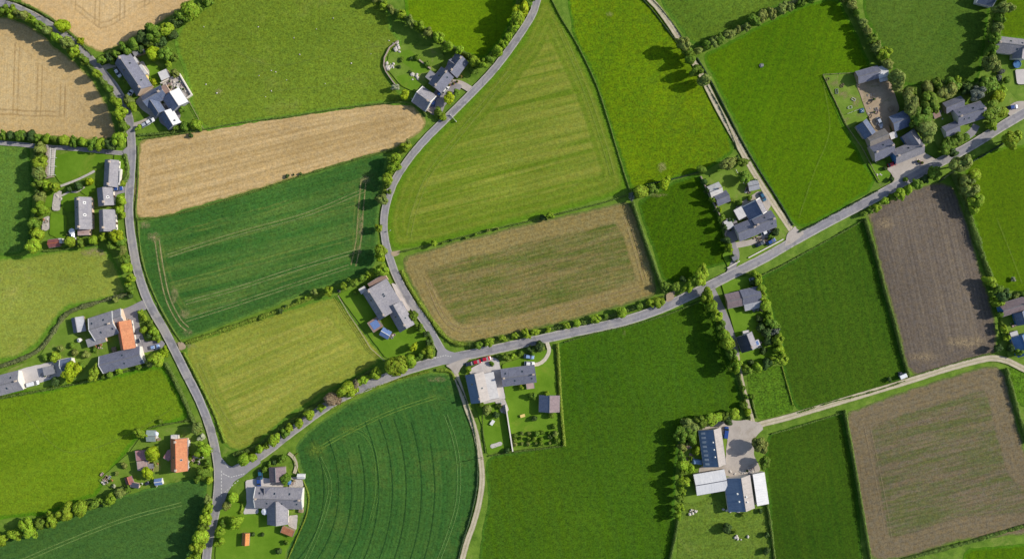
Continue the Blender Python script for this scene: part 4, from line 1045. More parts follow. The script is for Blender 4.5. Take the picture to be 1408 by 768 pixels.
hedge([(-8,-8),(12,0),(38,8),(62,21),(86,37),(108,56),(128,77)], 3.4, 1.1, "low dark hedge along the north-east edge of the lane between wheat fields", 'g')
row([(140,82,7,'g'),(150,79,7,'d'),(160,75,8,'g'),(172,67,9,'g'),(184,61,10,'g'),(198,51,9,'d'),(213,46,11,'g'),(229,41,10,'b'),(241,30,8,'d'),(250,22,9,'g'),(261,14,11,'b'),(275,9,8,'g'),(287,2,8,'g'),(298,-6,8,'g')],
    "in the belt between the top wheat field and pasture", 'west', hk=.95)
row([(206,61,7,'g'),(216,62,8,'d'),(222,55,7,'d'),(236,46,8,'d'),(211,74,9,'y'),(228,74,10,'g'),(232,88,6,'b'),(239,78,8,'g'),(240,100,6,'o')], "behind the long farmhouse by the wheat lane", 'north', hk=.8)
row([(155,85,6,'g'),(168,77,6,'d'),(192,66,7,'d')], "tucked under the tree belt by the wheat field", 'west', True, 1.2)
row([(175,137,8,'o'),(183,147,7,'b'),(190,176,5,'b'),(168,95,4,'g'),(172,104,4,'b'),(176,113,5,'g')], "beside the wheat lane before the upper left farm", 'north', hk=.6)
row([(255,175,6,'g'),(267,172,8,'b'),(250,150,6,'g'),(210,113,6,'y'),(242,176,5,'g'),(275,178,4,'g'),(262,186,3,'d')], "around the yard of the upper left white-roofed farm", 'west', True, 1.2)
hedge([(190,186),(220,184),(252,180),(278,178)], 4, 1.2, "short shaggy hedge on the south side of the upper left farm", 'g')
# foot of the wheat field
row([(4,185,7,'g'),(16,186,7,'d'),(28,186,8,'g'),(40,188,7,'d'),(52,189,7,'g'),(64,190,7,'b'),(75,191,7,'g'),(88,193,8,'b'),(101,194,8,'g'),(114,195,8,'b'),(127,197,8,'g'),(140,196,8,'b'),(152,197,9,'d'),(165,192,10,'b')],
    "along the side lane south of the wheat", 'west', hk=.75)
# left column
row([(54,203,10,'o'),(54,222,10,'b'),(53,237,9,'o'),(53,252,9,'g'),(54,270,10,'o'),(56,288,11,'b'),(47,306,9,'g'),(49,322,10,'b'),(47,338,13,'b')], "in the column beside the left edge pasture", 'north', hk=.92)
row([(63,255,7,'b'),(75,256,9,'b'),(96,259,4,'d'),(107,256,6,'d'),(122,249,5,'y')], "across the long garden of the slate farmhouses", 'west', True, 1.5)
row([(97,332,8,'b'),(110,333,6,'g'),(129,330,7,'b'),(142,326,7,'b'),(151,337,8,'g'),(160,324,9,'y'),(167,332,6,'g')], "south of the slate farmhouses on the left", 'west', hk=.8)
row([(169,345,6,'o'),(172,357,7,'g'),(175,368,8,'b'),(180,382,7,'b'),(177,396,6,'g')], "on the west verge below the slate farmhouses", 'north', hk=.95)
row([(166,276,6,'b'),(165,287,6,'b'),(168,296,5,'b'),(168,252,5,'b')], "between the slate farmhouses and the road", 'north', True, 1.3)
hedge([(172,212),(176,225),(176,240),(172,250)], 6, 1.4, "thick garden hedge curving round the north-eastern slate farmhouse", 'g')
hedge([(60,345),(85,343),(110,339),(135,336)], 3, .9, "low hedge between the slate farmhouse garden and the pale green pasture", 'g')
# cluster by the north road
row([(515,-4,7,'o'),(527,6,7,'b'),(538,13,7,'o'),(552,20,8,'b'),(564,29,7,'o'),(577,36,8,'b'),(588,44,7,'o'),(603,51,8,'b'),(617,64,7,'b'),(632,69,7,'b'),(645,77,6,'g'),(653,82,7,'b')],
    "in the hedge sloping down to the three slate houses", 'west', hk=1.05)
hedge([(505,-10),(540,13),(580,38),(620,64),(650,80)], 5, 2.2, "long shaggy hedge running down to the three slate houses near the top", 'g')
row([(663,87,7,'b'),(674,82,6,'g'),(684,70,7,'b'),(692,60,6,'b'),(699,50,6,'b'),(707,38,7,'b'),(711,26,9,'b'),(716,14,10,'y'),(722,2,9,'g'),(728,-9,9,'g')], "along the west side of the north road", 'south', hk=1.25)
plant(652,97,7,'g', "round tree in front of the north-eastern slate house by the north road", hk=.7)
plant(618,135,8,'y', "yellow-green tree between the drive and the north road", hk=.75)
plant(628,128,6,'g', "darker low tree on the drive island beside the north road", hk=.6)
plant(557,130,8,'y', "yellow-green tree at the bottom corner of the rounded garden", hk=.85)
plant(543,120,6,'p', "pale blossoming tree at the edge of the rounded garden", hk=.9)
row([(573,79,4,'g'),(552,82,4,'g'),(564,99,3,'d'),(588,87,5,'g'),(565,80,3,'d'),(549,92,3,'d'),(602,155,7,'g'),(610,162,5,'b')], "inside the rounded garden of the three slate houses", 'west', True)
# north road west side
row([(556,203,7,'b'),(561,195,5,'o'),(544,217,7,'b'),(541,231,8,'b'),(533,246,7,'b'),(533,256,4,'g'),(525,274,9,'o'),(521,313,6,'b'),(524,345,8,'b'),(522,353,7,'y'),(525,371,10,'b'),(508,378,6,'b'),(499,382,5,'g'),(488,389,8,'g'),(473,393,5,'b'),(479,385,4,'g')],
    "on the west verge of the curving north road", 'north', hk=1.08)
plant(535,264,4,'g', "small round tree close to the bend of the north road", hk=.8)
# between cereal and mown meadow
plant(452,401,8,'b', "round bright tree in the hedge above the mown meadow", hk=.9)
plant(432,402,4,'o', "small olive tree in the hedge above the mown meadow", hk=.9)
row([(358,437,3,'g'),(385,427,4,'d'),(392,421,3,'d'),(410,413,4,'g'),(420,409,3,'b')], "in the low hedge above the mown meadow", 'west', True, 1.2)
hedge([(256,471),(300,456),(345,440),(380,428),(420,412),(446,402)], 5, 1.1, "low bushy hedge between the dark cereal and the mown meadow", 'b')
hedge([(190,301),(230,297),(280,284),(340,266),(420,240),(490,219),(540,206)], 2.8, .8, "thin hedge between the stubble strip and the dark cereal", 'g')
hedge([(195,191),(260,182),(330,169),(400,160),(470,149),(530,142),(560,141),(578,149),(587,160)], 2.4, .9, "thin hedge on the upper edge of the stubble strip", 'g')
row([(462,203,1,'g'),(395,242,3,'d'),(404,240,2,'d'),(413,239,3,'d')][1:], "in the thin hedge between stubble and cereal", 'west', True)
hedge([(190,305),(193,340),(200,372),(212,404),(224,428),(239,454),(250,470)], 2.4, .8, "thin hedge between the dark cereal and the left main road", 'g')
hedge([(190,200),(190,250),(187,290),(190,306)], 2.0, .7, "thin hedge between the stubble strip and the left main road", 'g')
hedge([(253,484),(268,512),(286,548),(300,580),(310,608)], 3.6, 1.0, "hedge between the mown meadow and the left main road", 'b')
# diagonal road
row([(335,631,9,'b'),(348,629,7,'b'),(357,617,7,'b'),(366,613,6,'b'),(377,603,8,'b'),(390,596,6,'g'),(398,588,7,'b'),(411,581,8,'b'),(426,570,8,'b'),(441,561,7,'b'),(457,549,9,'r'),(479,535,11,'b'),(489,528,6,'r'),(499,523,9,'b'),(517,513,9,'b'),(546,503,14,'b'),(563,496,11,'b'),(576,491,8,'g'),(588,486,10,'b')],
    "on the meadow side of the diagonal road", 'west', hk=.9)
hedge([(322,624),(340,620),(365,606),(400,580),(440,553),(480,528),(515,508)], 7, 1.9, "shaggy hedge under the roadside trees at the foot of the mown meadow", 'g')
plant(569,477,5,'y', "small yellow-green tree on the lawn of the big slate farmhouse", hk=.9)
row([(578,451,7,'g'),(569,436,6,'g'),(586,460,5,'d'),(588,470,5,'d'),(590,478,5,'g'),(522,443,4,'g'),(489,403,3,'g'),(466,400,3,'w')], "around the big slate farmhouse at the fork", 'west', True, 1.3)
hedge([(588,455),(593,466),(596,478),(592,487),(580,494)], 4, 1.2, "curved hedge at the road corner of the big slate farmhouse lawn", 'g')
hedge([(552,372),(562,392),(578,418),(594,440),(606,456),(622,470),(645,474)], 6, 1.4, "bushy hedge between the sprouting field and the north road", 'b')
hedge([(645,474),(680,469),(720,459),(770,449),(830,437),(880,420),(912,409)], 6, 1.6, "long hedge between the sprouting field and the diagonal road", 'g')
row([(658,473,5,'g'),(673,470,6,'b'),(692,465,5,'b'),(708,461,5,'b'),(724,459,6,'b'),(736,456,6,'b'),(754,453,5,'b'),(779,447,5,'b'),(793,444,6,'b'),(819,438,7,'b'),(833,434,4,'g'),(855,429,7,'b'),(879,421,5,'g'),(894,416,6,'b'),(906,414,7,'b')],
    "in the hedge below the sprouting field", 'west', hk=.62)
row([(914,393,6,'g'),(929,394,7,'g'),(948,391,10,'b'),(965,379,11,'b'),(939,383,5,'d'),(957,390,5,'g')], "at the lower corner of the small dark pasture", 'west', hk=.75)
# triangle field
hedge([(756,-5),(772,26),(790,55),(808,90),(822,122),(836,165),(848,205),(858,238),(866,262)], 1.9, .8, "straight low hedge between the mown triangle and the flower meadow", 'g', .25)
hedge([(548,347),(600,335),(640,325),(680,315),(720,306),(760,296),(800,286),(835,277),(862,268)], 2.2, .9, "low hedge between the mown triangle and the sprouting field", 'g')
plant(757,296,7,'b', "round bright tree alone in the hedge below the mown triangle"); plant(746,299,5,'d', "dark low tree beside the round bright tree below the mown triangle", hk=.6)
plant(597,334,5,'b', "small bright tree at the left end of the hedge below the triangle", hk=.8)
row([(671,317,3,'o'),(684,314,3,'o'),(654,322,2,'g'),(608,334,2,'g'),(620,330,2,'d'),(640,327,2,'g')], "in the hedge between triangle and sprouting field", 'west', True, 1.6)
row([(881,264,12,'b'),(898,259,9,'g'),(914,251,8,'y'),(868,270,5,'w')], "at the top corner of the small dark pasture", 'west', hk=.72)
hedge([(869,278),(878,305),(890,340),(902,372),(912,402)], 4.5, 2.6, "tall clipped hedge between the sprouting field and small dark pasture", 'g', .22)
hedge([(888,254),(930,245),(962,236)], 2, .8, "thin hedge along the top of the small dark pasture", 'd')
row([(939,60,9,'o'),(946,71,8,'g'),(949,82,8,'g'),(959,96,9,'g'),(968,110,8,'o')], "leaning over the upper gravel track", 'north', hk=1.12)
hedge([(892,-5),(908,12),(930,40),(946,68)], 1.8, .8, "thin hedge on the east edge of the upper gravel track", 'd')
hedge([(880,-5),(900,18),(918,42),(934,62)], 1.8, .7, "thin hedge on the west edge of the upper gravel track", 'd')
hedge([(958,80),(975,108),(996,148),(1020,195),(1045,237),(1070,276),(1090,310)], 2.6, 1.1, "long clipped hedge between the lush pasture and the gravel track", 'd', .2)
hedge([(972,118),(990,150),(1006,186),(1013,205)], 1.8, .8, "thin hedge between the flower meadow and the gravel track", 'd')
hedge([(1097,319),(1120,308),(1150,292),(1180,276),(1206,262)], 2.4, 1.0, "low hedge between the lush pasture and the diagonal road", 'd')
row([(960,70,6,'o'),(971,61,6,'g'),(981,56,8,'o'),(990,54,7,'g'),(1003,47,7,'o'),(1014,42,6,'o'),(1026,37,6,'o'),(1038,28,8,'g'),(1048,22,9,'o'),(1061,19,8,'o'),(1075,11,9,'o'),(1086,10,6,'o'),(1101,4,7,'g'),(1115,-2,7,'g')],
    "in the row above the lush pasture", 'west', hk=.85)
hedge([(1160,-8),(1172,14),(1186,40),(1200,66),(1214,92)], 5, 2.4, "shaggy hedge between the lush pasture and the upper right pasture", 'g')
row([(1164,-4,6,'o'),(1172,6,7,'o'),(1178,17,6,'g'),(1187,31,7,'o'),(1193,43,6,'o'),(1199,53,7,'g'),(1206,65,8,'o'),(1216,73,10,'b'),(1222,88,9,'o'),(1232,107,10,'o'),(1236,120,8,'o')], "in the hedge above the dirt farmyard", 'north', hk=.95)
row([(1248,131,10,'o'),(1253,146,12,'o'),(1276,121,9,'o'),(1278,141,14,'g'),(1301,127,14,'o'),(1309,116,9,'g'),(1316,111,7,'b'),(1266,160,14,'g'),(1274,175,13,'o'),(1275,192,9,'o'),(1256,126,7,'g'),(1290,117,8,'g')], "in the copse beside the dirt farmyard", 'west', hk=.75)
row([(1302,202,12,'g'),(1316,193,9,'g'),(1327,188,6,'g'),(1310,210,6,'d')], "on the roadside bank below the grey cottage", 'west', hk=.7)
plant(1343,128,11,'w', "grey-green tree standing behind the grey cottage among bright trees", hk=.8)
row([(1330,122,7,'d'),(1354,120,8,'g')], "flanking the grey-green tree behind the cottage", 'west', hk=.7)
row([(1361,115,12,'g'),(1370,134,12,'y'),(1363,152,14,'g'),(1376,154,9,'b'),(1366,172,9,'b'),(1379,126,8,'b'),(1385,110,6,'g')], "in the grove right of the grey cottage", 'north', hk=.68)
row([(1380,11,10,'o'),(1374,25,9,'g'),(1372,38,9,'o'),(1368,53,8,'g'),(1364,69,8,'g'),(1365,87,12,'o'),(1382,-6,8,'g')], "in the tall row near the top right corner", 'north', hk=1.15)
row([(1352,92,4,'d'),(1376,98,5,'w'),(1373,106,5,'w'),(1350,110,5,'d')], "at the foot of the tall corner row", 'north', True)
# south-east of the diagonal road
row([(1188,294,5,'g'),(1197,290,5,'g'),(1206,285,5,'b'),(1217,276,7,'b'),(1227,271,5,'g'),(1237,267,8,'b'),(1248,261,7,'b'),(1261,253,8,'g'),(1273,246,6,'d'),(1286,238,10,'g')], "above the ploughed field by the diagonal road", 'west', hk=.7)
plant(1320,226,13,'o', "big round olive tree at the top corner of the ploughed field", hk=1.3)
plant(1391,191,14,'b', "big bright tree south of the diagonal road near the right edge", hk=.95)
row([(1330,247,9,'o'),(1340,241,10,'b'),(1326,259,8,'o'),(1334,264,11,'o'),(1343,275,11,'b'),(1339,288,7,'b')], "between the ploughed field and bright pasture", 'north', hk=1.0)
hedge([(1310,238),(1318,258),(1328,285),(1338,318),(1350,352),(1360,378),(1368,398)], 8, 2.2, "wide shaggy hedge between the ploughed field and the bright right pasture", 'g')
hedge([(1290,250),(1310,236),(1340,220),(1375,200),(1400,180)], 2.5, 1.0, "hedge along the road beside the bright right pasture", 'd')
hedge([(1188,300),(1197,330),(1206,360),(1216,400),(1228,440),(1240,488),(1249,517)], 4.5, 1.9, "long clipped hedge between the green ley and the ploughed field", 'g', .25)
hedge([(1044,380),(1080,362),(1120,340),(1160,318),(1186,303)], 2.2, .8, "low hedge between the green ley and the diagonal road", 'g')
hedge([(1096,567),(1140,553),(1180,543),(1215,533),(1244,523)], 2.6, .8, "low hedge between the green ley and the gravel farm track", 'g')
hedge([(1060,596),(1090,588),(1125,577),(1158,567)], 2.4, .8, "low hedge between the farm track and the drilled green field", 'g')
hedge([(1160,563),(1167,600),(1176,650),(1186,710),(1197,775)], 4, 2.1, "tall narrow hedge left of the large sprouting field", 'g', .2)
hedge([(1240,769),(1290,755),(1340,742),(1380,730),(1420,719)], 5.5, 1.4, "bushy hedge along the bottom of the large sprouting field", 'g')
hedge([(1382,506),(1390,535),(1400,570),(1412,608)], 5, 1.9, "shaggy hedge right of the large sprouting field", 'g')
hedge([(1250,518),(1290,506),(1330,494),(1360,486)], 2.2, .6, "thin hedge along the bottom of the ploughed field", 'g')
plant(1223,521,4,'d', "small dark bush beside the white trailer on the farm track", shrub=True, hk=1.3)
row([(1364,387,8,'b'),(1372,398,7,'g'),(1379,405,9,'d'),(1371,415,7,'b'),(1374,432,5,'g'),(1382,453,6,'b'),(1376,445,4,'g'),(1384,465,4,'b'),(1372,478,6,'d'),(1390,478,5,'d'),(1400,484,6,'g')], "left of the slate house cut by the right edge", 'north', hk=.85)
plant(1394,384,4,'p', "small pale bush on the bright pasture near the right edge", shrub=True)
row([(1408,404,6,'g'),(1398,407,5,'o'),(1388,408,4,'g')], "behind the slate house cut by the right edge", 'west', True, 1.2)
# lane between the big green field and the ley
row([(973,408,8,'b'),(979,421,8,'b'),(985,434,8,'b'),(991,447,8,'g'),(995,460,8,'b'),(1000,472,9,'b'),(1005,485,8,'g'),(1011,501,11,'b')], "in the hedge west of the two lane cottages", 'north', hk=1.12)
row([(1038,377,6,'b'),(1042,386,7,'b'),(1046,396,7,'b'),(1049,407,7,'b'),(1053,420,7,'b'),(1057,434,7,'b'),(1062,445,8,'g'),(1065,455,7,'w'),(1070,466,8,'b'),(1073,480,8,'b'),(1076,494,9,'b'),(1067,495,8,'b'),(1055,498,7,'d'),(1041,505,7,'b'),(1029,508,8,'g')], "in the hedge east of the two lane cottages", 'north', hk=.8)
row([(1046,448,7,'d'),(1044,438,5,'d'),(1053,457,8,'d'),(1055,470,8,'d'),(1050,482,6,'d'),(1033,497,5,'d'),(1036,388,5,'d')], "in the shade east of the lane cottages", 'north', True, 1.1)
row([(1026,545,4,'g'),(1023,557,5,'g'),(1029,566,5,'b'),(1035,545,4,'g'),(1022,533,4,'g')], "beside the grassy track to the farmyard", 'north', True, 1.3)
hedge([(1014,508),(1019,530),(1025,555),(1030,575)], 4, 1.6, "shaggy hedge on the west side of the grassy track", 'g')
hedge([(1033,545),(1036,560),(1040,574)], 3, 1.0, "short hedge on the east side of the grassy track", 'g')
hedge([(1075,503),(1082,528),(1090,556)], 1.8, .7, "thin straight hedge right of the rough paddock", 'b')
row([(1010,569,7,'b'),(997,572,7,'g'),(988,573,8,'b'),(976,576,10,'b'),(964,579,9,'g'),(948,585,11,'o'),(939,592,10,'g'),(950,597,9,'g'),(1001,578,6,'d')], "north of the white-roofed farm sheds", 'west', hk=.78)
row([(936,604,7,'g'),(937,615,6,'o'),(936,626,7,'g'),(938,638,7,'b'),(938,650,7,'g'),(940,661,7,'b'),(937,673,8,'b'),(935,685,7,'g'),(934,697,7,'b'),(933,708,6,'b')], "in the hedge west of the white-roofed sheds", 'north', hk=1.05)
row([(957,620,6,'b'),(950,630,4,'g'),(949,645,8,'b'),(948,662,6,'g'),(944,609,4,'d')], "in the strip left of the skylit barn", 'north', True, 1.5)
hedge([(932,712),(928,735),(923,758),(920,778)], 4, 2.0, "clipped hedge running off the bottom edge beside the worn paddock", 'g', .2)
hedge([(1054,690),(1058,715),(1062,745),(1066,778)], 4.5, 1.4, "bushy hedge between the worn paddock and the drilled field", 'g')
plant(1046,611,13,'o', "large olive tree shading the gravel yard of the white-roofed farm", hk=.95); plant(1052,636,10,'g', "mid green tree below the large olive tree in the gravel yard", hk=.9)
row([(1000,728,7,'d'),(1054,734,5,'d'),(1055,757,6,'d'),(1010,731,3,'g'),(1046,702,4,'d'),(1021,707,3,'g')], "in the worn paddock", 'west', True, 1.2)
# bottom left
row([(2,742,9,'b'),(18,735,9,'b'),(39,727,13,'b'),(55,717,7,'g'),(70,713,10,'b'),(89,706,13,'b'),(110,698,10,'b'),(129,692,8,'g'),(144,691,6,'g'),(152,685,9,'b'),(166,677,8,'o'),(176,672,5,'g')], "in the row above the lower left cereal", 'west', hk=.72)
hedge([(-10,746),(40,730),(90,710),(140,692),(180,674)], 4, 1.0, "low hedge under the tree row above the lower left cereal", 'd')
row([(286,686,7,'o'),(286,699,8,'b'),(282,713,10,'b'),(279,724,8,'g'),(276,737,10,'b'),(271,753,11,'b'),(267,770,10,'b')], "on the west verge, bottom of the left road", 'north', hk=1.08)
row([(302,730,8,'b'),(302,745,9,'b'),(306,719,6,'g'),(312,694,8,'o'),(321,684,8,'b'),(325,718,9,'b')], "on the garden side of the bottom left road", 'north', hk=.72)
plant(192,595,9,'b', "bright tree left of the small green-grey garden shed", hk=.95)
plant(271,587,8,'o', "olive tree on the roadside above the terracotta farmhouse", hk=.9); plant(277,601,6,'p', "pale blossoming tree on the roadside by the terracotta farmhouse", hk=.7)
plant(279,617,10,'b', "round bright tree between the terracotta farmhouse and the road", hk=.75); plant(278,651,9,'g', "mid green tree at the lower right corner of the terracotta farmhouse garden", hk=.85)
plant(209,623,9,'y', "yellow-green tree beside the pink-roofed shed", hk=.75); plant(203,650,8,'y', "yellow-green tree below the pink-roofed shed", hk=.75)
row([(261,628,5,'b'),(263,637,5,'g'),(285,634,6,'g'),(287,645,6,'b'),(270,660,5,'g'),(288,660,5,'b'),(213,638,5,'o'),(170,640,4,'o'),(160,650,4,'o'),(157,668,4,'p'),(168,672,5,'d'),(220,578,3,'g')], "around the terracotta farmhouse", 'west', True, 1.2)
hedge([(205,588),(225,583),(245,580),(262,577)], 2.6, .8, "thin hedge at the top of the terracotta farmhouse garden", 'g')
hedge([(228,498),(240,520),(252,545),(262,568),(272,590)], 5.5, 1.7, "thick hedge between the lower left pasture and the main road", 'g', .25)
hedge([(176,404),(158,409),(140,414),(110,423),(90,433),(78,450),(62,473),(45,486),(20,497),(-8,506)], 6, 1.1, "wandering shaggy hedge below the pale green left pasture", 'o')
hedge([(-8,548),(30,541),(60,536),(100,528),(140,519),(180,508),(205,501)], 3.5, .9, "low hedge along the top of the lower left pasture", 'g')
row([(96,512,12,'y'),(130,513,9,'b'),(151,515,5,'g'),(164,510,6,'b'),(142,517,4,'g'),(75,524,6,'d'),(205,500,7,'o'),(217,494,10,'b'),(227,484,8,'y'),(190,505,4,'g')], "south of the slate barn with the white gable", 'west', hk=.78)
row([(193,430,5,'b'),(199,437,6,'b'),(196,453,5,'b'),(206,445,6,'g'),(211,455,6,'b'),(214,464,6,'g'),(206,461,5,'d'),(218,468,4,'b')], "in the wedge between the drive and main road", 'north', True, 1.3)
row([(75,489,8,'b'),(62,492,5,'g'),(83,478,5,'o'),(102,484,6,'o'),(118,488,7,'o'),(98,475,5,'g'),(130,480,4,'g'),(112,500,5,'g')], "in the garden of the orange-roofed barn", 'west', True, 1.0)
row([(175,390,5,'b'),(181,400,4,'g'),(158,412,5,'o'),(178,408,4,'d')], "at the roadside corner of the pale green pasture", 'north', True, 1.5)
row([(387,630,7,'g'),(378,634,5,'d'),(364,645,4,'g'),(392,660,7,'g'),(370,638,4,'g'),(394,745,4,'g'),(384,756,4,'d'),(348,733,3,'d'),(361,735,3,'d')], "around the T-shaped slate farmhouse", 'west', True, 1.3)
hedge([(334,690),(332,705)], 4, 1.0, "short hedge left of the concrete yard of the T-shaped farmhouse", 'b')
hedge([(410,622),(404,630),(412,650),(424,678),(422,705),(410,735),(395,770)], 2, .6, "thin grassy hedge between the T-shaped farmhouse and curved cereal", 'b')
hedge([(627,520),(640,548),(650,582),(656,620),(656,665),(648,705),(636,745),(628,775)], 2.2, .9, "thin hedge between the curved cereal and the gravel track", 'd')
hedge([(600,508),(618,510),(626,520)], 4, .9, "short bushy hedge rounding the top corner of the curved cereal", 'b')
hedge([(455,562),(500,538),(545,522),(590,510)], 3, .7, "low hedge between the curved cereal and the diagonal road", 'b')
# farm at the road fork
row([(705,489,6,'b'),(695,491,6,'g'),(684,490,4,'d'),(716,486,5,'g'),(728,480,6,'d'),(742,478,8,'d'),(734,483,5,'g')], "along the road above the long slate bungalow", 'west', True, 1.2)
row([(717,532,4,'b'),(733,543,6,'g'),(752,540,5,'b'),(670,563,8,'o'),(683,570,6,'d'),(662,555,5,'g'),(759,571,5,'g'),(735,575,4,'d'),(697,619,4,'d'),(676,500,4,'g'),(644,508,4,'b'),(640,516,3,'g')], "on the lawns of the pale-roofed house", 'west', True, 1.3)
hedge([(766,472),(768,500),(770,540),(773,580),(776,612)], 5, 1.5, "clipped hedge right of the bungalow lawn beside the big green field", 'b', .2)
hedge([(776,612),(745,616),(710,620),(672,626)], 3, 1.0, "low hedge along the bottom of the orchard", 'g')
hedge([(776,470),(820,457),(870,446),(920,431),(962,414)], 2.2, .7, "thin hedge between the diagonal road and the big green field", 'g')
hedge([(664,560),(664,590),(668,622)], 1.6, .7, "thin hedge between the gravel track and the pale house lawn", 'g')
orch = []
for j, yy in enumerate((597, 604, 611)):
    for i in range(7): orch.append((708+i*9.4+random.uniform(-1.5, 1.5), yy+random.uniform(-1, 1)-i*.6, random.uniform(2.6, 3.8), random.choice('ogg')))
for i, it in enumerate(sorted(orch, key=lambda q: (round((q[1]+(q[0]-708)/9.4*.6-597)/7), q[0]))):
    rw = ['top', 'middle', 'bottom'][i//7]
    plant(it[0], it[1], it[2], it[3], f"{ORD[i%7]} small fruit bush from the west in the {rw} orchard row", 'fruit bushes of the small orchard', 1.5, True)
row([(762,586,4,'g'),(764,596,4,'o'),(766,606,4,'g'),(757,600,4,'d')], "at the right end of the orchard rows", 'north', True, 1.4)
# lane farm east
row([(965,233,6,'g'),(1001,225,11,'o'),(1021,223,9,'g'),(1024,243,8,'g'),(1012,218,6,'d')], "at the top of the garden with the oval shed", 'west', hk=.8)
row([(1003,341,7,'b'),(1067,320,7,'d'),(1017,279,5,'g'),(1031,272,4,'g'),(1006,275,4,'g'),(1060,325,5,'g'),(990,289,4,'y'),(993,297,4,'g'),(1005,303,5,'d'),(1030,325,4,'b'),(1007,352,4,'d'),(1039,248,4,'g'),(1012,357,4,'g')], "around the farm on the gravel track", 'west', True, 1.3)
row([(968,250,5,'d'),(972,262,4,'d'),(979,275,5,'g'),(985,288,4,'d'),(991,300,5,'g'),(996,312,4,'d'),(1000,330,5,'d')], "along the garden wall beside the small dark pasture", 'north', hk=1.15)
row([(1225,246,4,'d'),(1204,222,3,'d'),(1200,100,4,'d'),(1216,231,3,'d'),(1246,246,3,'g')], "around the dirt farmyard", 'west', True, 1.3)

hedge([(52,198),(53,240),(54,285),(48,315),(47,345)], 8, 2.2, "shaggy hedge under the tree column beside the left edge pasture", 'g')
hedge([(-8,186),(40,188),(90,193),(140,197),(168,192)], 7, 2.0, "shaggy hedge under the trees south of the wheat", 'g')
hedge([(970,402),(984,432),(994,458),(1003,484),(1012,504)], 6, 2.4, "tall hedge under the trees west of the two lane cottages", 'b')
hedge([(1036,376),(1048,405),(1058,438),(1070,466),(1076,490)], 6, 2.2, "tall hedge under the trees east of the two lane cottages", 'g')
hedge([(556,203),(541,228),(532,252),(526,276)], 6, 2.0, "shaggy hedge under the trees on the curving north road", 'b')
hedge([(956,72),(985,56),(1015,42),(1045,25),(1080,9),(1110,-4)], 6, 1.8, "shaggy hedge under the tree row above the lush pasture", 'o')
hedge([(1378,0),(1372,30),(1367,60),(1364,85)], 6, 2.4, "tall hedge under the corner tree row at top right", 'g')
hedge([(288,688),(284,712),(278,735),(270,765)], 6, 2.0, "tall hedge under the trees at the foot of the left road", 'g')
hedge([(663,86),(684,70),(699,50),(712,24),(722,0)], 6, 1.8, "shaggy hedge under the trees west of the north road", 'b')
hedge([(140,82),(172,67),(200,50),(230,40),(255,18),(290,0)], 9, 2.2, "thick undergrowth in the belt between top wheat and pasture", 'g')
hedge([(1250,130),(1262,150),(1274,178),(1280,195)], 12, 2.0, "thick undergrowth in the copse beside the dirt farmyard", 'g')
hedge([(1280,118),(1305,116),(1335,120),(1360,116)], 8, 2.0, "undergrowth along the copse edge below the upper right pasture", 'g')
# ------------------------------------------------------------------ buildings
B = Building
# upper left farm by the wheat lane
b = B('farmhouse', "long slate farmhouse with a cream gable beside the wheat lane", 'house', 181, 101, 155, 230, 4.5)
b.gable(52, 23, 3.2, 6.9, 'slate', 'cream_wall', chim=2, sky=3, win=5, verge=False)
b.flat(15, 8, 2.8, 'felt_white', 'white_wall', 195, 97, 155, 230); b.flat(9, 8, 2.9, 'felt_white', 'white_wall', 184.5, 84, 155, 230); b.flat(10, 6, 2.7, 'felt', 'cream_wall', 202, 113, 155, 230)
b = B('shed', "small grey-roofed shed at the north end of the long slate farmhouse", 'shed', 190.5, 70.5, 80, -36, 2.6); b.flat(15, 8.5, 2.5, 'felt', 'wood', h2=2.9)
b = B('farmhouse', "L-shaped blue slate house below the long farmhouse by the wheat lane", 'house', 211, 132, 130, -76, 4.2)
b.gable(29, 17, 2.9, 5.3, 'slate_blue', 'grey_wall', chim=1, sky=2, win=3); b.gable(19, 14, 2.8, 4.9, 'slate_blue', 'grey_wall', 213.5, 147, 55, 82, win=2, door=False)
b.flat(13, 14, 3.1, 'felt_brown', 'cream_wall', 225.5, 125.5, 80, -50)
b = B('shed', "white flat-roofed shed beside the walled terrace", 'shed', 225.7, 103, 80, -35, 2.6); b.flat(12, 11, 2.5, 'felt_white', 'wood', h2=2.8)
b = B('barn', "barn with one white roof slope and one coloured as shade below the walled terrace", 'barn', 240, 137, 60, 90, 4.2)
b.gable(21, 25, 2.9, 5.0, 'slate_blue', 'grey_wall', roof2='white_sheet', ro=.52, win=2)  # blue-grey west slope has its shade painted in, white is the lit side
b = B('barn', "smaller white-roofed barn, west slope coloured as shade, south-east of the wheat lane drive", 'barn', 233, 163, 60, 100, 4.0)
b.gable(21, 18, 2.8, 4.9, 'slate_blue', 'grey_wall', roof2='white_sheet', ro=.5, win=2, sky=1)  # darker west slope colour stands in for shade
wall_line('garden_wall', "white wall round the cluttered terrace of the upper left farm", [(223,115), (248,102.5), (265,131), (252,140)], .35, 1.5, 'white_wall')
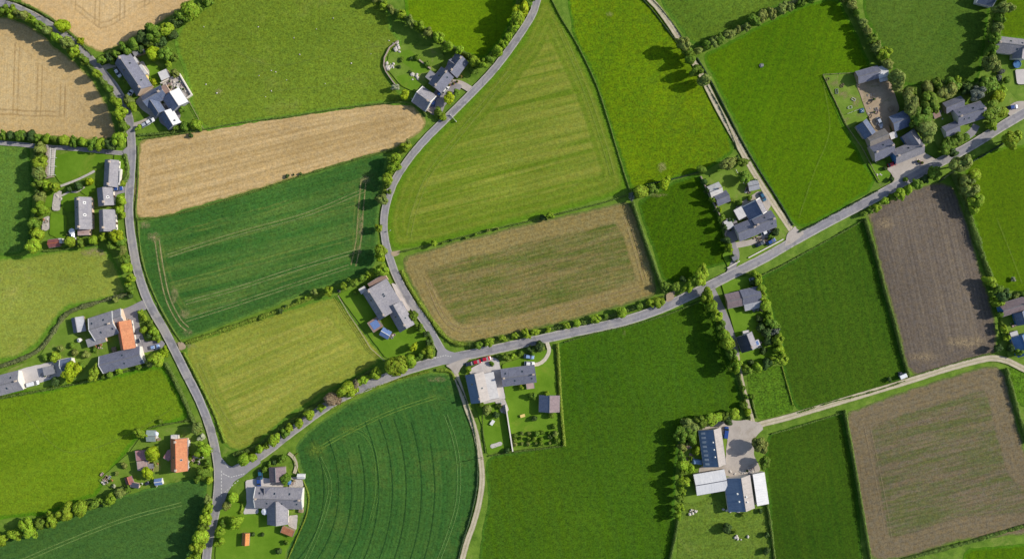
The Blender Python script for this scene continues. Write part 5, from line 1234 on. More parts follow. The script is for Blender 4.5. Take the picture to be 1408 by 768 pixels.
# three slate houses by the north road
b = B('house', "north-eastern of the three slate houses, crossed by a small gable", 'house', 627.5, 89, 85, -116, 4.4)
b.gable(25, 19, 2.9, 5.7, 'slate', 'cream_wall', chim=2, win=4); b.gable(10, 8, 2.9, 5.0, 'slate', 'cream_wall', 622, 87, 116, 85, win=0)
b = B('house', "middle one of the three slate houses, with a small light annex", 'house', 606.4, 109, 90, -116, 4.4)
b.gable(27, 20, 3.1, 6.1, 'slate', 'cream_wall', chim=2, win=4, sky=2); b.flat(11, 10, 2.7, 'felt', 'white_wall', 592.5, 104.5, 90, -116)
b = B('house', "south-western of the three slate houses, its gable facing the yard", 'house', 582.5, 135, 110, 80, 4.4)
b.gable(22, 24, 3.0, 5.9, 'slate_pale', 'white_wall', chim=1, win=3, verge=True)
b.flat(9, 6, 2.6, 'felt', 'white_wall', 592, 130, 110, 80)
# slate farmhouses on the left
b = B('house', "north-eastern slate farmhouse on the left, with a white lean-to", 'house', 151.5, 238, -8, 150, 4.2)
b.gable(35, 17, 3.0, 5.0, 'slate_pale', 'white_wall', chim=2, win=4); b.flat(22, 7, 2.6, 'felt_white', 'white_wall', 161.5, 243, -8, 150, panel='glass')
b = B('house', "square grey farmhouse with a white east wall beside the left main road", 'house', 143.5, 270, 10, 110, 4.2)
b.gable(23, 19, 3.2, 5.2, 'slate_pale', 'white_wall', chim=1, win=3, sky=1)
b = B('farmhouse', "longest slate farmhouse on the left, with a red-floored terrace at its foot", 'house', 112.3, 293, 5, 200, 4.4)
b.gable(42, 21, 3.2, 6.0, 'slate_pale', 'cream_wall', chim=2, sky=3, win=5, ro=.42); b.flat(8, 15, 2.7, 'rust', 'cream_wall', 115, 319, 5, 200)
b = B('house', "pale slate house between the longest farmhouse and the left main road", 'house', 145.6, 303, 5, 140, 4.2)
b.gable(28, 20, 3.1, 5.8, 'slate_pale', 'white_wall', chim=1, win=4, ro=.42)
b = B('shed', "maroon-roofed shed with a white end in the left garden", 'shed', 73.5, 334, 70, -10, 2.6)
b.gable(14, 9, 2.1, 3.0, 'maroon', 'wood', win=0, ridge='ridge_red'); b.flat(4, 6, 2.2, 'felt_white', 'white_wall', 83, 331, 70, -10)
wall_line('garden_wall', "long low stone wall around the raised planting bed at the left lane", [(66,204), (64,245), (74,243)], .4, .9, 'stone_wall')
b = B('pergola', "long narrow pergola over the raised bed beside the left lane", 'pergola', 71.5, 222, -5, 100, 2.2)
m = MB()
for i in range(15): m.box(-5.4+i*.77, -5.3+i*.77, -1.2, 1.2, 2.1, 2.2)
m.box(-5.6, 5.6, -1.0, -.88, 1.98, 2.1); m.box(-5.6, 5.6, .88, 1.0, 1.98, 2.1); m.build('slatted_top', M['white'], b.t)
for sx in (-5.4, -1.8, 1.8, 5.4):
    for sy in (-.94, .94): m = MB(); m.box(sx-.06, sx+.06, sy-.06, sy+.06, 0, 1.98); m.build('post', M['white'], b.t)
# farm with the orange barn
b = B('farmhouse', "wide slate farmhouse with a white inner gable beside the orange-roofed barn", 'house', 140.5, 448, 155, -50, 4.6)
b.gable(33, 30, 3.3, 6.0, 'slate_pale', 'cream_wall', chim=1, sky=4, win=4, verge=True); b.gable(13, 19, 3.0, 5.0, 'slate_pale', 'cream_wall', 161, 436, 155, -50, win=1, door=False, verge=True)
b.flat(25, 10, 2.6, 'felt', 'cream_wall', 132, 468, 155, -50)
b = B('barn', "barn with an orange tiled roof between two slate buildings", 'barn', 171.5, 460.5, 30, 172, 4.2)
b.gable(37, 19, 3.1, 5.6, 'terracotta', 'white_wall', ro=.34, ridge='ridge_red', win=3)
b = B('barn', "long dark slate barn with a white gable end below the orange barn", 'barn', 165.6, 494.5, 255, -66, 4.2)
b.gable(57, 22, 3.1, 5.4, 'slate', 'white_wall', win=4, sky=2, verge=True)
b = B('shed', "two-toned small barn at the west corner of the wide slate farmhouse", 'shed', 107, 446, 14, 78, 3.2)
b.gable(19, 15, 2.4, 3.8, 'slate', 'wood', roof2='grey_sheet', ro=.42, win=1)
b = B('outbuilding', "blue-grey outbuilding with a white end wall at the yard's east side", 'outbuilding', 91, 501.5, 70, -16, 3.8)
b.gable(16, 15, 3.0, 4.4, 'slate_blue', 'white_wall', win=1, verge=True)
b = B('outbuilding', "low flat-roofed grey box in the pale concrete yard", 'outbuilding', 67, 509, 70, -16, 2.4); b.flat(14, 11, 2.4, 'felt', 'grey_wall')
b = B('farmhouse', "grey farmhouse with a white gable cut off by the left edge", 'house', 5, 528, 100, -26, 4.4)
b.gable(44, 25, 3.2, 5.6, 'slate_pale', 'white_wall', chim=2, sky=3, win=4, verge=True)
# terracotta farmhouse
b = B('farmhouse', "farmhouse with a terracotta tiled roof beside the left main road", 'house', 244.5, 625.5, 2, 100, 4.2)
b.gable(43, 21, 3.2, 6.1, 'terracotta', 'cream_wall', chim=2, sky=2, win=4, ro=.44, ridge='ridge_red')
b.flat(9, 6, 2.6, 'felt_white', 'white_wall', 240, 601, 100, 2); b.flat(8, 4.5, 2.6, 'felt_white', 'white_wall', 257, 609, 2, 100, rim=False); b.flat(8, 4.5, 2.6, 'felt_white', 'white_wall', 257, 639, 2, 100, rim=False)
b.flat(12, 8, 2.5, 'pink_tile', 'cream_wall', 231.5, 625.5, 60, -100, name='porch_roof')
b = B('shed', "pink-roofed shed, upper half of the pair west of the terracotta house", 'shed', 193.8, 625.5, 100, -8, 2.8); b.flat(13, 13, 2.6, 'pink_tile', 'wood', h2=3.0)
b = B('shed', "pale rusty shed, lower half of the pair west of the terracotta house", 'shed', 196.4, 639.5, 100, -8, 2.6); b.flat(14, 12, 2.5, 'rust', 'wood', h2=2.8)
b = B('shed', "green-grey garden shed north-west of the terracotta farmhouse", 'shed', 207.3, 599, 100, 2, 2.6); b.gable(11, 13, 2.2, 2.9, 'felt_green', 'wood', win=1)
b = B('shed', "tiny red-roofed shed on bare soil near the lower left cereal", 'shed', 177, 660.5, 30, 90, 2.4); b.gable(9, 8, 2.0, 2.8, 'maroon', 'wood', win=0, ridge='ridge_red')
b = B('greenhouse', "small blue-white greenhouse at the edge of the lower left cereal", 'greenhouse', 217.5, 662, 100, -14, 2.2); b.gable(10, 8, 1.7, 2.4, 'solar_light', 'white', win=0, oh=.1, ridge='white')
b = B('shed', "small dark lean-to shed with a pale end near the red-roofed shed", 'shed', 185.5, 666.5, 100, 20, 2.2); b.flat(11, 6, 1.9, 'slate_dark', 'cream_wall', h2=2.3)
# T-shaped farmhouse at the left junction
b = B('farmhouse', "T-shaped slate farmhouse beside the road junction at bottom left", 'house', 382.5, 685, 100, 3, 4.6)
b.gable(64, 27, 3.3, 5.9, 'slate_pale', 'white_wall', chim=2, sky=6, win=6, verge=True); b.gable(31, 26, 3.2, 5.8, 'slate_pale', 'white_wall', 380.5, 705, 1, 100, win=2, door=False)
b.gable(9, 14, 3.3, 5.0, 'slate_dark', 'white_wall', 364, 676, 1, 100, win=0)  # dormer; its dark slate paints in the shading there
b = B('outbuilding', "mauve-roofed outbuilding north of the T-shaped slate farmhouse", 'outbuilding', 381, 652, 4, 90, 3.4)
b.gable(18, 20, 2.6, 4.0, 'slate_mauve', 'stone_wall', roof2='slate_mauve', win=2, ro=.42)
b = B('greenhouse', "small white greenhouse at the edge of the curved cereal field", 'greenhouse', 413.7, 654.6, 100, 4, 2.0); b.gable(10, 6, 1.6, 2.2, 'white_sheet', 'white', win=0, oh=.08, ridge='white')
b = B('hut', "little orange-roofed hut alone on the lawn of the T-shaped farmhouse", 'hut', 337.6, 741, -5, 100, 2.6); b.gable(15, 8, 2.2, 3.1, 'orange_tile', 'wood', win=0, ridge='ridge_red')
b = B('shed', "orange-brown shed at the south-east corner of the T-shaped farmhouse", 'shed', 395.6, 730, 80, 32, 2.4); b.flat(17, 8.5, 2.2, 'terracotta_old', 'wood', h2=2.7)
# big slate farmhouse at the fork
b = B('farmhouse', "big wide slate farmhouse with a long annex beside the road fork", 'house', 526, 411.5, 110, 177, 4.8)
b.gable(42, 36, 3.4, 6.0, 'slate_pale', 'cream_wall', ro=.24, chim=2, sky=3, win=5, verge=False)
b.flat(9, 26, 3.3, 'felt_brown', 'cream_wall', 519.5, 387, 110, 177)
b.gable(35, 21, 3.0, 6.0, 'slate_pale', 'cream_wall', 550.3, 435.2, 88, 157, sky=2, win=3, door=False, chim=1)
b.flat(9, 7, 2.6, 'felt_white', 'grey_wall', 499, 398.5, 80, -46)
b = B('shed', "garden shed with a blue solar roof beside the big slate farmhouse", 'shed', 516, 446, 70, -46, 2.6); b.flat(15, 15, 2.4, 'felt_brown', 'wood', h2=2.7, panel='solar_light')
b = B('greenhouse', "blue-glazed greenhouse at the south end of the big slate farmhouse", 'greenhouse', 530, 458, 70, 40, 2.4); b.gable(13, 11, 1.9, 2.8, 'solar_light', 'white', win=0, oh=.1, ridge='white')
fence("pale post and rail fence along the big slate farmhouse's west garden edge", [(465.5,406), (480,431), (496,455), (510,478), (529,495)], 1.2, 2.4, 'stone_wall', 3)
# pale-roofed house and bungalow
b = B('house', "house with one pale roof slope and one coloured as shade beside the concrete yard", 'house', 656.5, 533, 35, 165, 4.6)
b.gable(38, 24, 3.2, 6.5, 'shade_blue_sheet', 'white_wall', roof2='tan_sheet', ro=.5, chim=1, sky=2, win=4); b.flat(36, 14, 3.0, 'felt_white', 'white_wall', 675, 530, 35, 165)  # blue on the west slope is shade put into the roof colour
b = B('bungalow', "long slate bungalow with a pink annex north of the small orchard", 'house', 713, 516.5, 200, -26, 4.2)
b.gable(45, 22, 3.0, 5.2, 'slate', 'cream_wall', chim=2, sky=4, win=5); b.flat(10, 9, 2.6, 'rust', 'cream_wall', 729, 529, 200, -26)
b = B('barn', "small barn with one blue and one pink roof slope beside the hedge", 'barn', 755.5, 555, -2, 100, 4.0)
b.gable(21, 26, 3.0, 5.0, 'slate_blue', 'grey_wall', roof2='slate_mauve', win=2)
wall_line('garden_wall', "tall straight white wall dividing the pale house lawn from the orchard", [(695.5,556), (705,618)], .4, 2.4, 'white_wall')
# farm on the gravel track
b = B('cottage', "pale stone cottage with a dark slate end by the small dark pasture", 'house', 984, 261, 80, -34, 3.8)
b.gable(16, 15, 2.7, 4.4, 'felt_white', 'white_wall', chim=1, win=2); b.gable(17, 14, 2.8, 4.6, 'slate', 'white_wall', 993.5, 272, 80, -34, win=2, door=False)
b = B('shed', "rounded grey shed beside the gravel track at the farm entrance", 'shed', 1036.3, 254.8, 60, -14, 2.8); b.gable(13, 11, 2.2, 3.0, 'grey_sheet', 'wood', win=0)
b = B('barn', "barn with a shade-coloured west slope and a pale east slope by the gravel track", 'barn', 1039, 287, 40, 76, 4.4)
b.gable(20, 25, 3.1, 6.2, 'slate_blue', 'white_wall', roof2='slate_pale', ro=.66, win=2, verge=True)  # shaded and lit slopes told apart by slate tone, darker to the west
b = B('outbuilding', "pale flat-roofed outbuilding at the west side of the gravel track farm", 'outbuilding', 1018.5, 292.5, 44, 80, 2.9); b.flat(15, 13, 2.8, 'felt_white', 'stone_wall', win=1)
b = B('farmhouse', "slate farmhouse in two ranges at the centre of the gravel track farm", 'house', 1051.5, 305, 110, -40, 4.6)
b.gable(28, 22, 3.2, 6.0, 'slate', 'white_wall', chim=2, sky=2, win=3); b.gable(27, 21, 3.0, 5.6, 'slate', 'white_wall', 1027.4, 315.6, 105, -42, chim=1, win=3, door=False)
b = B('shed', "small pale shed west of the slate farmhouse on the gravel track", 'shed', 1002, 308, 44, 80, 2.5); b.flat(12, 9, 2.3, 'felt_white', 'grey_wall', h2=2.6)
wall_line('garden_wall', "long pale wall between the gravel track farm and the small dark pasture", [(963,243), (974,267), (988,294), (998,318), (996,322), (1001,334)], .3, 1.6, 'stone_wall')
wall_line('garden_wall', "thin white roadside wall in front of the gravel track farm", [(1029,354), (1076,329)], .3, .8, 'white_wall')
wall_line('garden_wall', "short white roadside wall south-west of the farm drive", [(1000,368), (1016,359)], .3, .8, 'white_wall')
fence("pale rail fence across the garden of the gravel track farm", [(1011,233), (1023,253)], 1.0, 2.0, 'white', 2)
# lane cottages
b = B('barn', "long barn with a brown west half and slate east half on the lane", 'barn', 1022, 408.5, 150, -34, 4.0)
b.gable(21, 18, 2.9, 4.9, 'slate_mauve', 'stone_wall', 1010.5, 412, 150, -34, win=2); b.gable(24, 19, 3.0, 5.3, 'slate', 'stone_wall', 1033, 406.5, 150, -34, win=2, door=False)
b.flat(23, 8, 2.3, 'grey_sheet', 'stone_wall', 1035, 420.5, 150, -34, h2=2.9)
b = B('cottage', "cottage with shade-coloured west and pale east slopes at the lane's end", 'house', 1028, 470.5, 28, 72, 4.2)
b.gable(21, 21, 2.9, 5.4, 'slate_dark', 'white_wall', roof2='slate_pale', ro=.58, chim=1, win=2); b.flat(8, 6, 2.5, 'felt_white', 'white_wall', 1026, 457.5, 100, -20); b.flat(8, 7, 2.6, 'felt_white', 'white_wall', 1040.5, 471.5, 28, 72, panel='solar_light')  # dark slate paints shade onto the west slope, pale slate the lit one
# white-roofed farm sheds
b = B('barn', "barn with skylight strips on a shade-coloured west slope and a pale east slope", 'barn', 980.5, 615.5, 26, 186, 4.8)
b.gable(49, 29, 3.4, 6.6, 'shade_blue_sheet', 'white_wall', roof2='tan_sheet', ro=.6, win=3, sky=0)  # west slope coloured blue for its shade, east slope as lit
Wm = 29*U; y0 = -Wm/2; yr = y0+Wm*.6; th = .16; R0 = [o for o in b.t.children if o.name.startswith('roof')][0]
sl = math.atan2(6.6-3.4, Wm*.6)
for i in range(8):
    Mx = Matrix.Translation((-6.3+i*1.8, y0+1.2, 3.4+(6.6-3.4)*(1.2/(Wm*.6))+th)) @ Matrix.Rotation(sl, 4, 'X')
    m = MB(); [m.box(-.42+k*.3, -.20+k*.3, -.85, .85, .0, .06, Mx) for k in range(3)]; m.build('skylight', M['white_sheet'], R0)
for i, xx in enumerate((-2.6, .4, 3.4)):
    m = MB(); yy = yr-.9; z = 3.4+(6.6-3.4)*((yy-y0)/(Wm*.6)); m.cyl(.22, .22, (xx, yy, z), (xx, yy, z+.7), 10); m.cyl(.34, .1, (xx, yy, z+.7), (xx, yy, z+.95), 10); m.build('roof_vent', M['white'], R0)
b = B('barn', "broad white-roofed shed with a dark ridge gap west of the big barns", 'barn', 977.5, 663, 150, -26, 4.4)
b.gable(41, 27, 3.4, 4.7, 'white_sheet', 'stone_wall', ridge='slate_dark', win=2)
b = B('barn', "large navy and tan roofed barn joined to a white lean-to", 'barn', 1018, 679, 24, 166, 5.0)
b.gable(44, 34, 3.6, 7.0, 'shade_blue_sheet', 'white_wall', roof2='tan_sheet', ro=.58, win=3); b.flat(43, 16, 3.8, 'white_sheet', 'white_wall', 1046.5, 672, 24, 166, h2=2.9)  # shade of the west slope is painted in as a bluer sheet
Wm = 34*U; y0 = -Wm/2; yr = y0+Wm*.58; R0 = [o for o in b.t.children if o.name.startswith('roof')][0]
for xx, fy in ((-.6, .62), (2.6, .66), (1.0, 1.18), (3.2, 1.2)):
    yy = y0+(yr-y0)*fy; z = 7.0-abs(yy-yr)*(3.4/(Wm*.58) if yy < yr else 3.4/(Wm*.42))
    m = MB(); m.cyl(.3, .3, (xx, yy, z-.1), (xx, yy, z+.8), 10); m.cyl(.42, .12, (xx, yy, z+.8), (xx, yy, z+1.05), 10); m.build('roof_vent', M['white'], R0)
# dirt farmyard
b = B('barn', "slate barn with a white sheeted east end at the top of the dirt yard", 'barn', 1194.5, 102, 120, -34, 3.8)
b.gable(30, 15, 2.9, 4.3, 'slate', 'wood', win=2); b.gable(12, 14, 2.8, 3.9, 'white_sheet', 'wood', 1214, 98.5, 120, -34, win=0, ridge='white')
b.flat(11, 6, 2.3, 'felt_white', 'wood', 1214.5, 108.5, 120, -34)
b = B('farmhouse', "stepped row of slate and patched roofs on the dirt yard's west side", 'house', 1214.5, 205, 110, -46, 4.4)
b.gable(28, 21, 3.1, 5.8, 'slate', 'stone_wall', chim=2, win=3, sky=1); b.gable(26, 15, 3.0, 5.0, 'mossy', 'stone_wall', 1208, 189.5, 115, -45, win=2, door=False); b.gable(20, 16, 2.9, 4.6, 'slate_blue', 'stone_wall', 1191.5, 177, 60, 86, win=2, door=False)
b = B('house', "slate house with a blue-shaded west gable beside the roadside gravel", 'house', 1250, 208, 140, -56, 4.4)
b.gable(40, 18, 3.1, 5.8, 'slate_pale', 'blue_wall', chim=2, win=4, sky=1); b.gable(20, 18, 3.1, 5.4, 'slate_pale', 'blue_wall', 1256, 190.5, 70, 100, win=1, door=False)  # blue wall colour paints in the shade on the west gable
b = B('barn', "square blue-grey barn under trees east of the dirt yard", 'barn', 1238.5, 166, 90, -36, 3.8); b.gable(22, 20, 2.9, 4.4, 'slate_blue', 'wood', win=2)
fence("post and rail fence round the rough paddock of the dirt farmyard", [(1185,100), (1131,103), (1148,140), (1166,177), (1186,206), (1208,248)], 1.1, 3.0, 'wood', 2)
fence("pale rails dividing the rough paddock of the dirt farmyard", [(1164,157), (1182,150)], 1.0, 2.0, 'white', 2)
# grey cottage by the road
b = B('outbuilding', "long slate outbuilding behind the grey roadside cottage", 'outbuilding', 1312.5, 143.5, 100, -40, 3.4); b.gable(25, 13, 2.7, 4.2, 'slate', 'stone_wall', win=3)
b = B('cottage', "grey roadside cottage with dormers among the trees at upper right", 'house', 1335, 155.5, 150, -48, 4.4); b.gable(38, 22, 3.1, 5.8, 'slate', 'white_wall', chim=2, sky=4, win=4)
b.gable(8, 9, 3.0, 4.8, 'slate_dark', 'white_wall', 1324, 160, 48, 150, win=0)
b = B('outbuilding', "short slate outbuilding at the south-west end of the grey cottage", 'outbuilding', 1309, 177.5, 80, -36, 3.4); b.gable(19, 14, 2.7, 4.2, 'slate', 'white_wall', win=2)
b = B('house', "pale grey slate house cut off by the right edge near the top", 'house', 1392, 62, 100, 12, 4.4); b.gable(44, 20, 3.1, 5.6, 'slate_pale', 'white_wall', chim=2, win=4, sky=2)
b.gable(20, 16, 3.0, 5.0, 'slate_pale', 'white_wall', 1404, 70, -12, 100, win=1, door=False)
b = B('house', "white-trimmed house cut off by the top edge near the right corner", 'house', 1357, -2, 100, 26, 4.2); b.gable(22, 14, 3.0, 5.0, 'slate_blue', 'white_wall', win=2, verge=True)
b = B('house', "slate house with a blue west gable cut off by the right edge", 'house', 1397, 421, 100, -30, 4.4); b.gable(38, 16, 3.2, 5.6, 'slate_mauve', 'blue_wall', chim=1, win=4)
b.gable(16, 14, 3.0, 5.0, 'slate_blue', 'blue_wall', 1406, 437, 30, 100, win=1, door=False)
b = B('shed', "small white-roofed shed below the slate house on the right edge", 'shed', 1394.5, 460, 30, 90, 2.5); b.flat(9, 9, 2.3, 'felt_white', 'wood', h2=2.6)
b = B('barn', "blue sheeted barn cut off by the right edge above the track", 'barn', 1408, 474, 36, 100, 4.0); b.gable(26, 22, 3.0, 4.8, 'blue_sheet', 'blue_wall', win=2)

# ------------------------------------------------------------------ vehicles
car(178.8,129.7, 20,-30, 'white_car', "white car parked beside the long slate farmhouse near the wheat lane")
car(162,100, 30,48, 'white_car', "white car in the shadow west of the long slate farmhouse")
car(200,171, 40,-20, 'silver_car', "silver car parked on the drive of the upper left farm")
car(206,167, 40,-22, 'white_car', "white car parked on the drive nearest the small white-roofed barn")
car(605,128, 40,-50, 'blue_car', "dark blue car in the yard of the middle slate house")
car(612,123, 45,-50, 'white_car', "white car beside the wall of the middle slate house")
car(596,140, 10,-60, 'blue_car', "blue car in front of the south-western slate house")
car(162,259.5, 60,-8, 'blue_car', "blue car on the drive beside the square grey farmhouse")
car(186,469.5, 50,-12, 'dark_car', "dark car parked beside the orange-roofed barn")
car(212.5,476.7, 70,-14, 'pale_blue_car', "pale blue car turning out of the drive onto the main road")
car(45.8,527, 60,-16, 'white_car', "white van at the lower edge of the pale concrete yard", 'van')
car(356,662.5, 4,70, 'blue_car', "blue car at the shaded top of the T-shaped farmhouse yard")
car(358,652, 6,70, 'teal_car', "teal car just north of the T-shaped farmhouse yard")
car(668,493, 60,-14, 'red_car', "bright red car on the concrete next to the diagonal road")
car(655.5,497, 60,-14, 'red_car', "red car tucked against the hedge behind the bright red one")
car(647,499.5, 60,-14, 'dark_car', "dark car at the west end of the line beside the red cars")
car(727.5,490, 70,8, 'pale_blue_car', "pale blue car under the hedge above the long bungalow")
car(728,499.5, 70,4, 'white_car', "white car at the end of the curved drive by the long bungalow")
car(1048.5,270.3, 30,50, 'teal_car', "teal car on the gravel by the shed of the gravel track farm")
car(1053,319, 70,-30, 'white_car', "white car in front of the farmhouse on the gravel track")
car(1060,332, 60,-34, 'blue_car', "blue car by the roadside wall of the gravel track farm")
car(1045,335, 60,-30, 'dark_car', "dark car next to the soil bed at the gravel track farm")
car(998,594, 8,-60, 'blue_car', "blue van beside the barn with skylight strips", 'van')
car(1227,225.5, 60,-24, 'red_car', "red car on the gravel below the stepped slate row")
car(1392.5,147.5, 60,-10, 'blue_car', "dark blue car on the small lay-by near the right edge")
car(1209,168, 30,60, 'silver_car', "silver car at the south end of the dirt farmyard")
car(1037,383, 60,-20, 'silver_car', "silver car half hidden behind the brown and slate barn")

# ------------------------------------------------------------------ garden and farm things
def boulder(x, y, s, label, group=None, mat='stone', z=0.0, name='boulder'):
    bm = bmesh.new(); bmesh.ops.create_icosphere(bm, subdivisions=2, radius=1)
    sd = random.uniform(0, 50)
    for v in bm.verts:
        n = mnoise.noise(v.co*1.3+Vector((sd, 0, 0))); v.co *= 1+.35*n; v.co.z = max(v.co.z*.7, -.3)
        v.co.x *= s*random.uniform(.98, 1.02); v.co.y *= s*.8; v.co.z *= s
    me = bpy.data.meshes.new(name); bm.to_mesh(me); bm.free(); me.materials.append(M[mat])
    p = P(x, y, .3); o = link(name, me, None, (p.x, p.y, z+.3*s), random.uniform(0, 6)); tag(o, label, 'boulder', group); return o
def rocks(cx, cy, sx, sy, n, label, group, smax=1.0):
    for i in range(n): boulder(cx+random.gauss(0, sx), cy+random.gauss(0, sy), random.uniform(.35, smax), label, group, z=.15)
rocks(544, 66, 2.2, 3.2, 12, "pale boulder in the northern rockery of the rounded garden", 'northern rockery boulders')
rocks(536, 92, 3, 3.0, 14, "pale boulder in the western rockery of the rounded garden", 'western rockery boulders')
rocks(571, 103, 3, 3.4, 12, "pale boulder in the rockery in the middle of the rounded garden", 'middle rockery boulders', .9)
rocks(79, 275, 2.4, 6, 8, "loose pale boulder on the paved bed in the left garden", 'left garden boulders', .7)
rocks(952, 702, 3, 2, 7, "pale stone on the bare spot in the worn paddock", 'worn paddock stones', .8)
rocks(1014, 738, 6, 2, 7, "grey stone along the broken wall line in the worn paddock", 'broken wall stones', .7)
rocks(142, 663, 3, 2.5, 7, "pale stone on the rough bank above the lower left cereal", 'rough bank stones', .8)
rocks(1012, 700, 9, 1.5, 12, "pale rubble stone along the foot of the barn with the white lean-to", 'barn foot rubble', .7)
rocks(1024, 648, 8, 2.2, 14, "brown rubble stone between the big barns", 'rubble between the barns', .8)
rocks(1210, 240, 1.6, 1, 3, "stone at the gateway of the dirt farmyard lawn", 'gateway stones', .6)
for x, y, s in ((355,37,.7),(458,25,.7),(404,52,.6),(412,75,.8),(483,87,.8),(373,97,.7),(379,99,.7),(356,104,.6),(373,125,.7),(394,110,.5),(365,133,.5),(283,116,.8),(298,128,1.0),(280,37,.6),(535,56,.7),(510,74,.5),(435,40,.5),(447,115,.5)):
    boulder(x, y, s*.42, "small pale stone lying alone in the upper pasture", 'scattered stones in the upper pasture', z=.1)
# terrace clutter: tables, chairs, parasols, pots
def table(x, y, label, mat='wood', r=.8, rz=0.3):
    p = P(x, y); t = empty('garden_table', (p.x, p.y, .4), rz); tag(t, label, 'table')
    m = MB(); m.box(-r, r, -r*.6, r*.6, .70, .76); m.build('tabletop', M[mat], t, bev=.01)
    for sx in (-1, 1):
        for sy in (-1, 1): m = MB(); m.box(sx*r*.85-.04, sx*r*.85+.04, sy*r*.48-.04, sy*r*.48+.04, 0, .7); m.build('leg', M[mat], t)
def parasol(x, y, label, mat='canvas', r=1.4, h=2.3):
    p = P(x, y, h); t = empty('parasol', (p.x, p.y, .35)); tag(t, label, 'parasol')
    V = [(0, 0, h+.35)]+[(r*math.cos(a), r*math.sin(a), h-.15) for a in [6.283*i/8 for i in range(8)]]+[(r*.98*math.cos(a), r*.98*math.sin(a), h-.3) for a in [6.283*i/8 for i in range(8)]]
    m = MB(); m.add(V, [(0, 1+i, 1+(i+1) % 8) for i in range(8)]+[(1+i, 9+i, 9+(i+1) % 8, 1+(i+1) % 8) for i in range(8)]); m.build('canopy', M[mat], t)
    m = MB(); m.cyl(.03, .03, (0, 0, 0), (0, 0, h+.3), 8); m.build('pole', M['metal'], t)
    m = MB(); m.cyl(.3, .25, (0, 0, 0), (0, 0, .12), 12); m.build('base', M['stone'], t)
def pot(x, y, label, group, mat='pot', s=.4, z=.4):
    p = P(x, y); t = empty('plant_pot', (p.x, p.y, z)); tag(t, label, 'plant pot', group)
    m = MB(); m.cyl(s*.7, s, (0, 0, 0), (0, 0, s*1.5), 12); m.build('pot', M[mat], t)
    f = link('foliage', SHRUB_PROTO[0][0], t, (0, 0, s*1.3)); f.scale = (s*.9, s*.9, s*.7); f.color = (.09, .14, .02, 1)
def crate(x, y, label, group=None, mat='wood', s=(1.0, .7, .6), rz=.4, z=.4, name='crate'):
    p = P(x, y); m = MB(); a, b_, c = s
    m.box(-a, a, -b_, b_, 0, .06)
    for sy in (-1, 1):
        for k in range(3): m.box(-a, a, sy*b_-.03, sy*b_+.03, .08+k*c*.32, .06+k*c*.32+c*.24)
    for sx in (-1, 1):
        for k in range(3): m.box(sx*a-.03, sx*a+.03, -b_+.035, b_-.035, .08+k*c*.32, .06+k*c*.32+c*.24)
    o = m.build(name, M[mat], None, (p.x, p.y, z), rz); tag(o, label, 'crate', group)
k = 0
for i in range(26):
    u, v = random.uniform(.12, .92), random.uniform(.08, .92)
    x = 226+(247-226)*u+(241-226)*v*.95; y = 115+(103-115)*u+(139-115)*v*.95
    c = random.choice(['pot', 'pot', 'crate', 'rock'])
    if c == 'pot': pot(x, y, "terracotta pot standing on the walled terrace of the upper left farm", 'pots on the walled terrace', random.choice(['pot', 'stone', 'white']), random.uniform(.35, .6))
    elif c == 'crate': crate(x, y, "wooden crate lying on the walled terrace of the upper left farm", 'crates on the walled terrace', random.choice(['wood', 'rust', 'white']), (random.uniform(.5, .9), .5, .5), random.uniform(0, 3))
    else: boulder(x, y, random.uniform(.4, .7), "pale stone on the walled terrace of the upper left farm", 'stones on the walled terrace', z=.35)
table(232, 119, "wooden table on the walled terrace of the upper left farm"); table(245, 121, "white table on the walled terrace of the upper left farm", 'white')
table(718.5, 570.7, "yellow table on the lawn beside the white dividing wall", 'yellow', 1.0); table(216, 600, "white table beside the green-grey garden shed", 'white', .9); table(219.5, 603, "wooden table beside the green-grey garden shed", 'wood', .8)
table(677, 580, "white table on the pale house lawn", 'white', 1.1, 1.0); table(404, 660, "wooden table on the paved corner by the small white greenhouse", 'wood', .9)
parasol(364, 702.6, "white parasol on the south-west side of the T-shaped farmhouse"); parasol(122, 467.5, "unused", 'canvas') if False else None
parasol(397, 662, "blue parasol on the paved terrace near the small white greenhouse", 'blue_wall', 1.2); parasol(99, 318, "white parasol on the terrace of the longest slate farmhouse", 'canvas', 1.3)
parasol(215, 596, "pale parasol at the table of the green-grey shed", 'canvas', 1.0); parasol(201, 107, "yellow parasol on the terrace behind the long slate farmhouse", 'yellow', 1.2)
for i, (x, y) in enumerate([(96,320),(94,322),(103,321),(254,634),(275,630),(279,628),(274,634),(216,667),(190,668),(196,664)]):
    pot(x, y, "potted plant standing near a house on the left side of the photo", 'pots by the left houses', 'white', .5)
for i in range(10): pot(683+random.uniform(-2, 7), 556+random.uniform(-3, 8), "plant pot on the small terrace below the pale house", 'pots below the pale house', random.choice(['pot', 'white', 'blue_wall']), .5)
for i in range(8): crate(1045+random.uniform(-8, 10), 329+random.uniform(-3, 3)-0.3*0, "wooden crate on the soil beside the cars of the gravel track farm", 'crates at the gravel track farm', 'wood', (.6, .45, .5), random.uniform(0, 3))
for x, y in ((1138,109),(1158,117),(1157,119),(1150,126),(1173,137),(1168,148),(1184,152)): crate(x, y, "feed crate standing in the rough paddock of the dirt farmyard", 'feed crates in the rough paddock', random.choice(['white', 'wood', 'grey_sheet']), (random.uniform(.5, 1.1), .45, .5), random.uniform(0, 3), .3)
for i, (x, y) in enumerate([(600,120),(618,118),(624,116),(629,113),(634,106)]): pot(x, y, "plant pot along the front of the three slate houses", 'pots at the three slate houses', 'pot', .5)
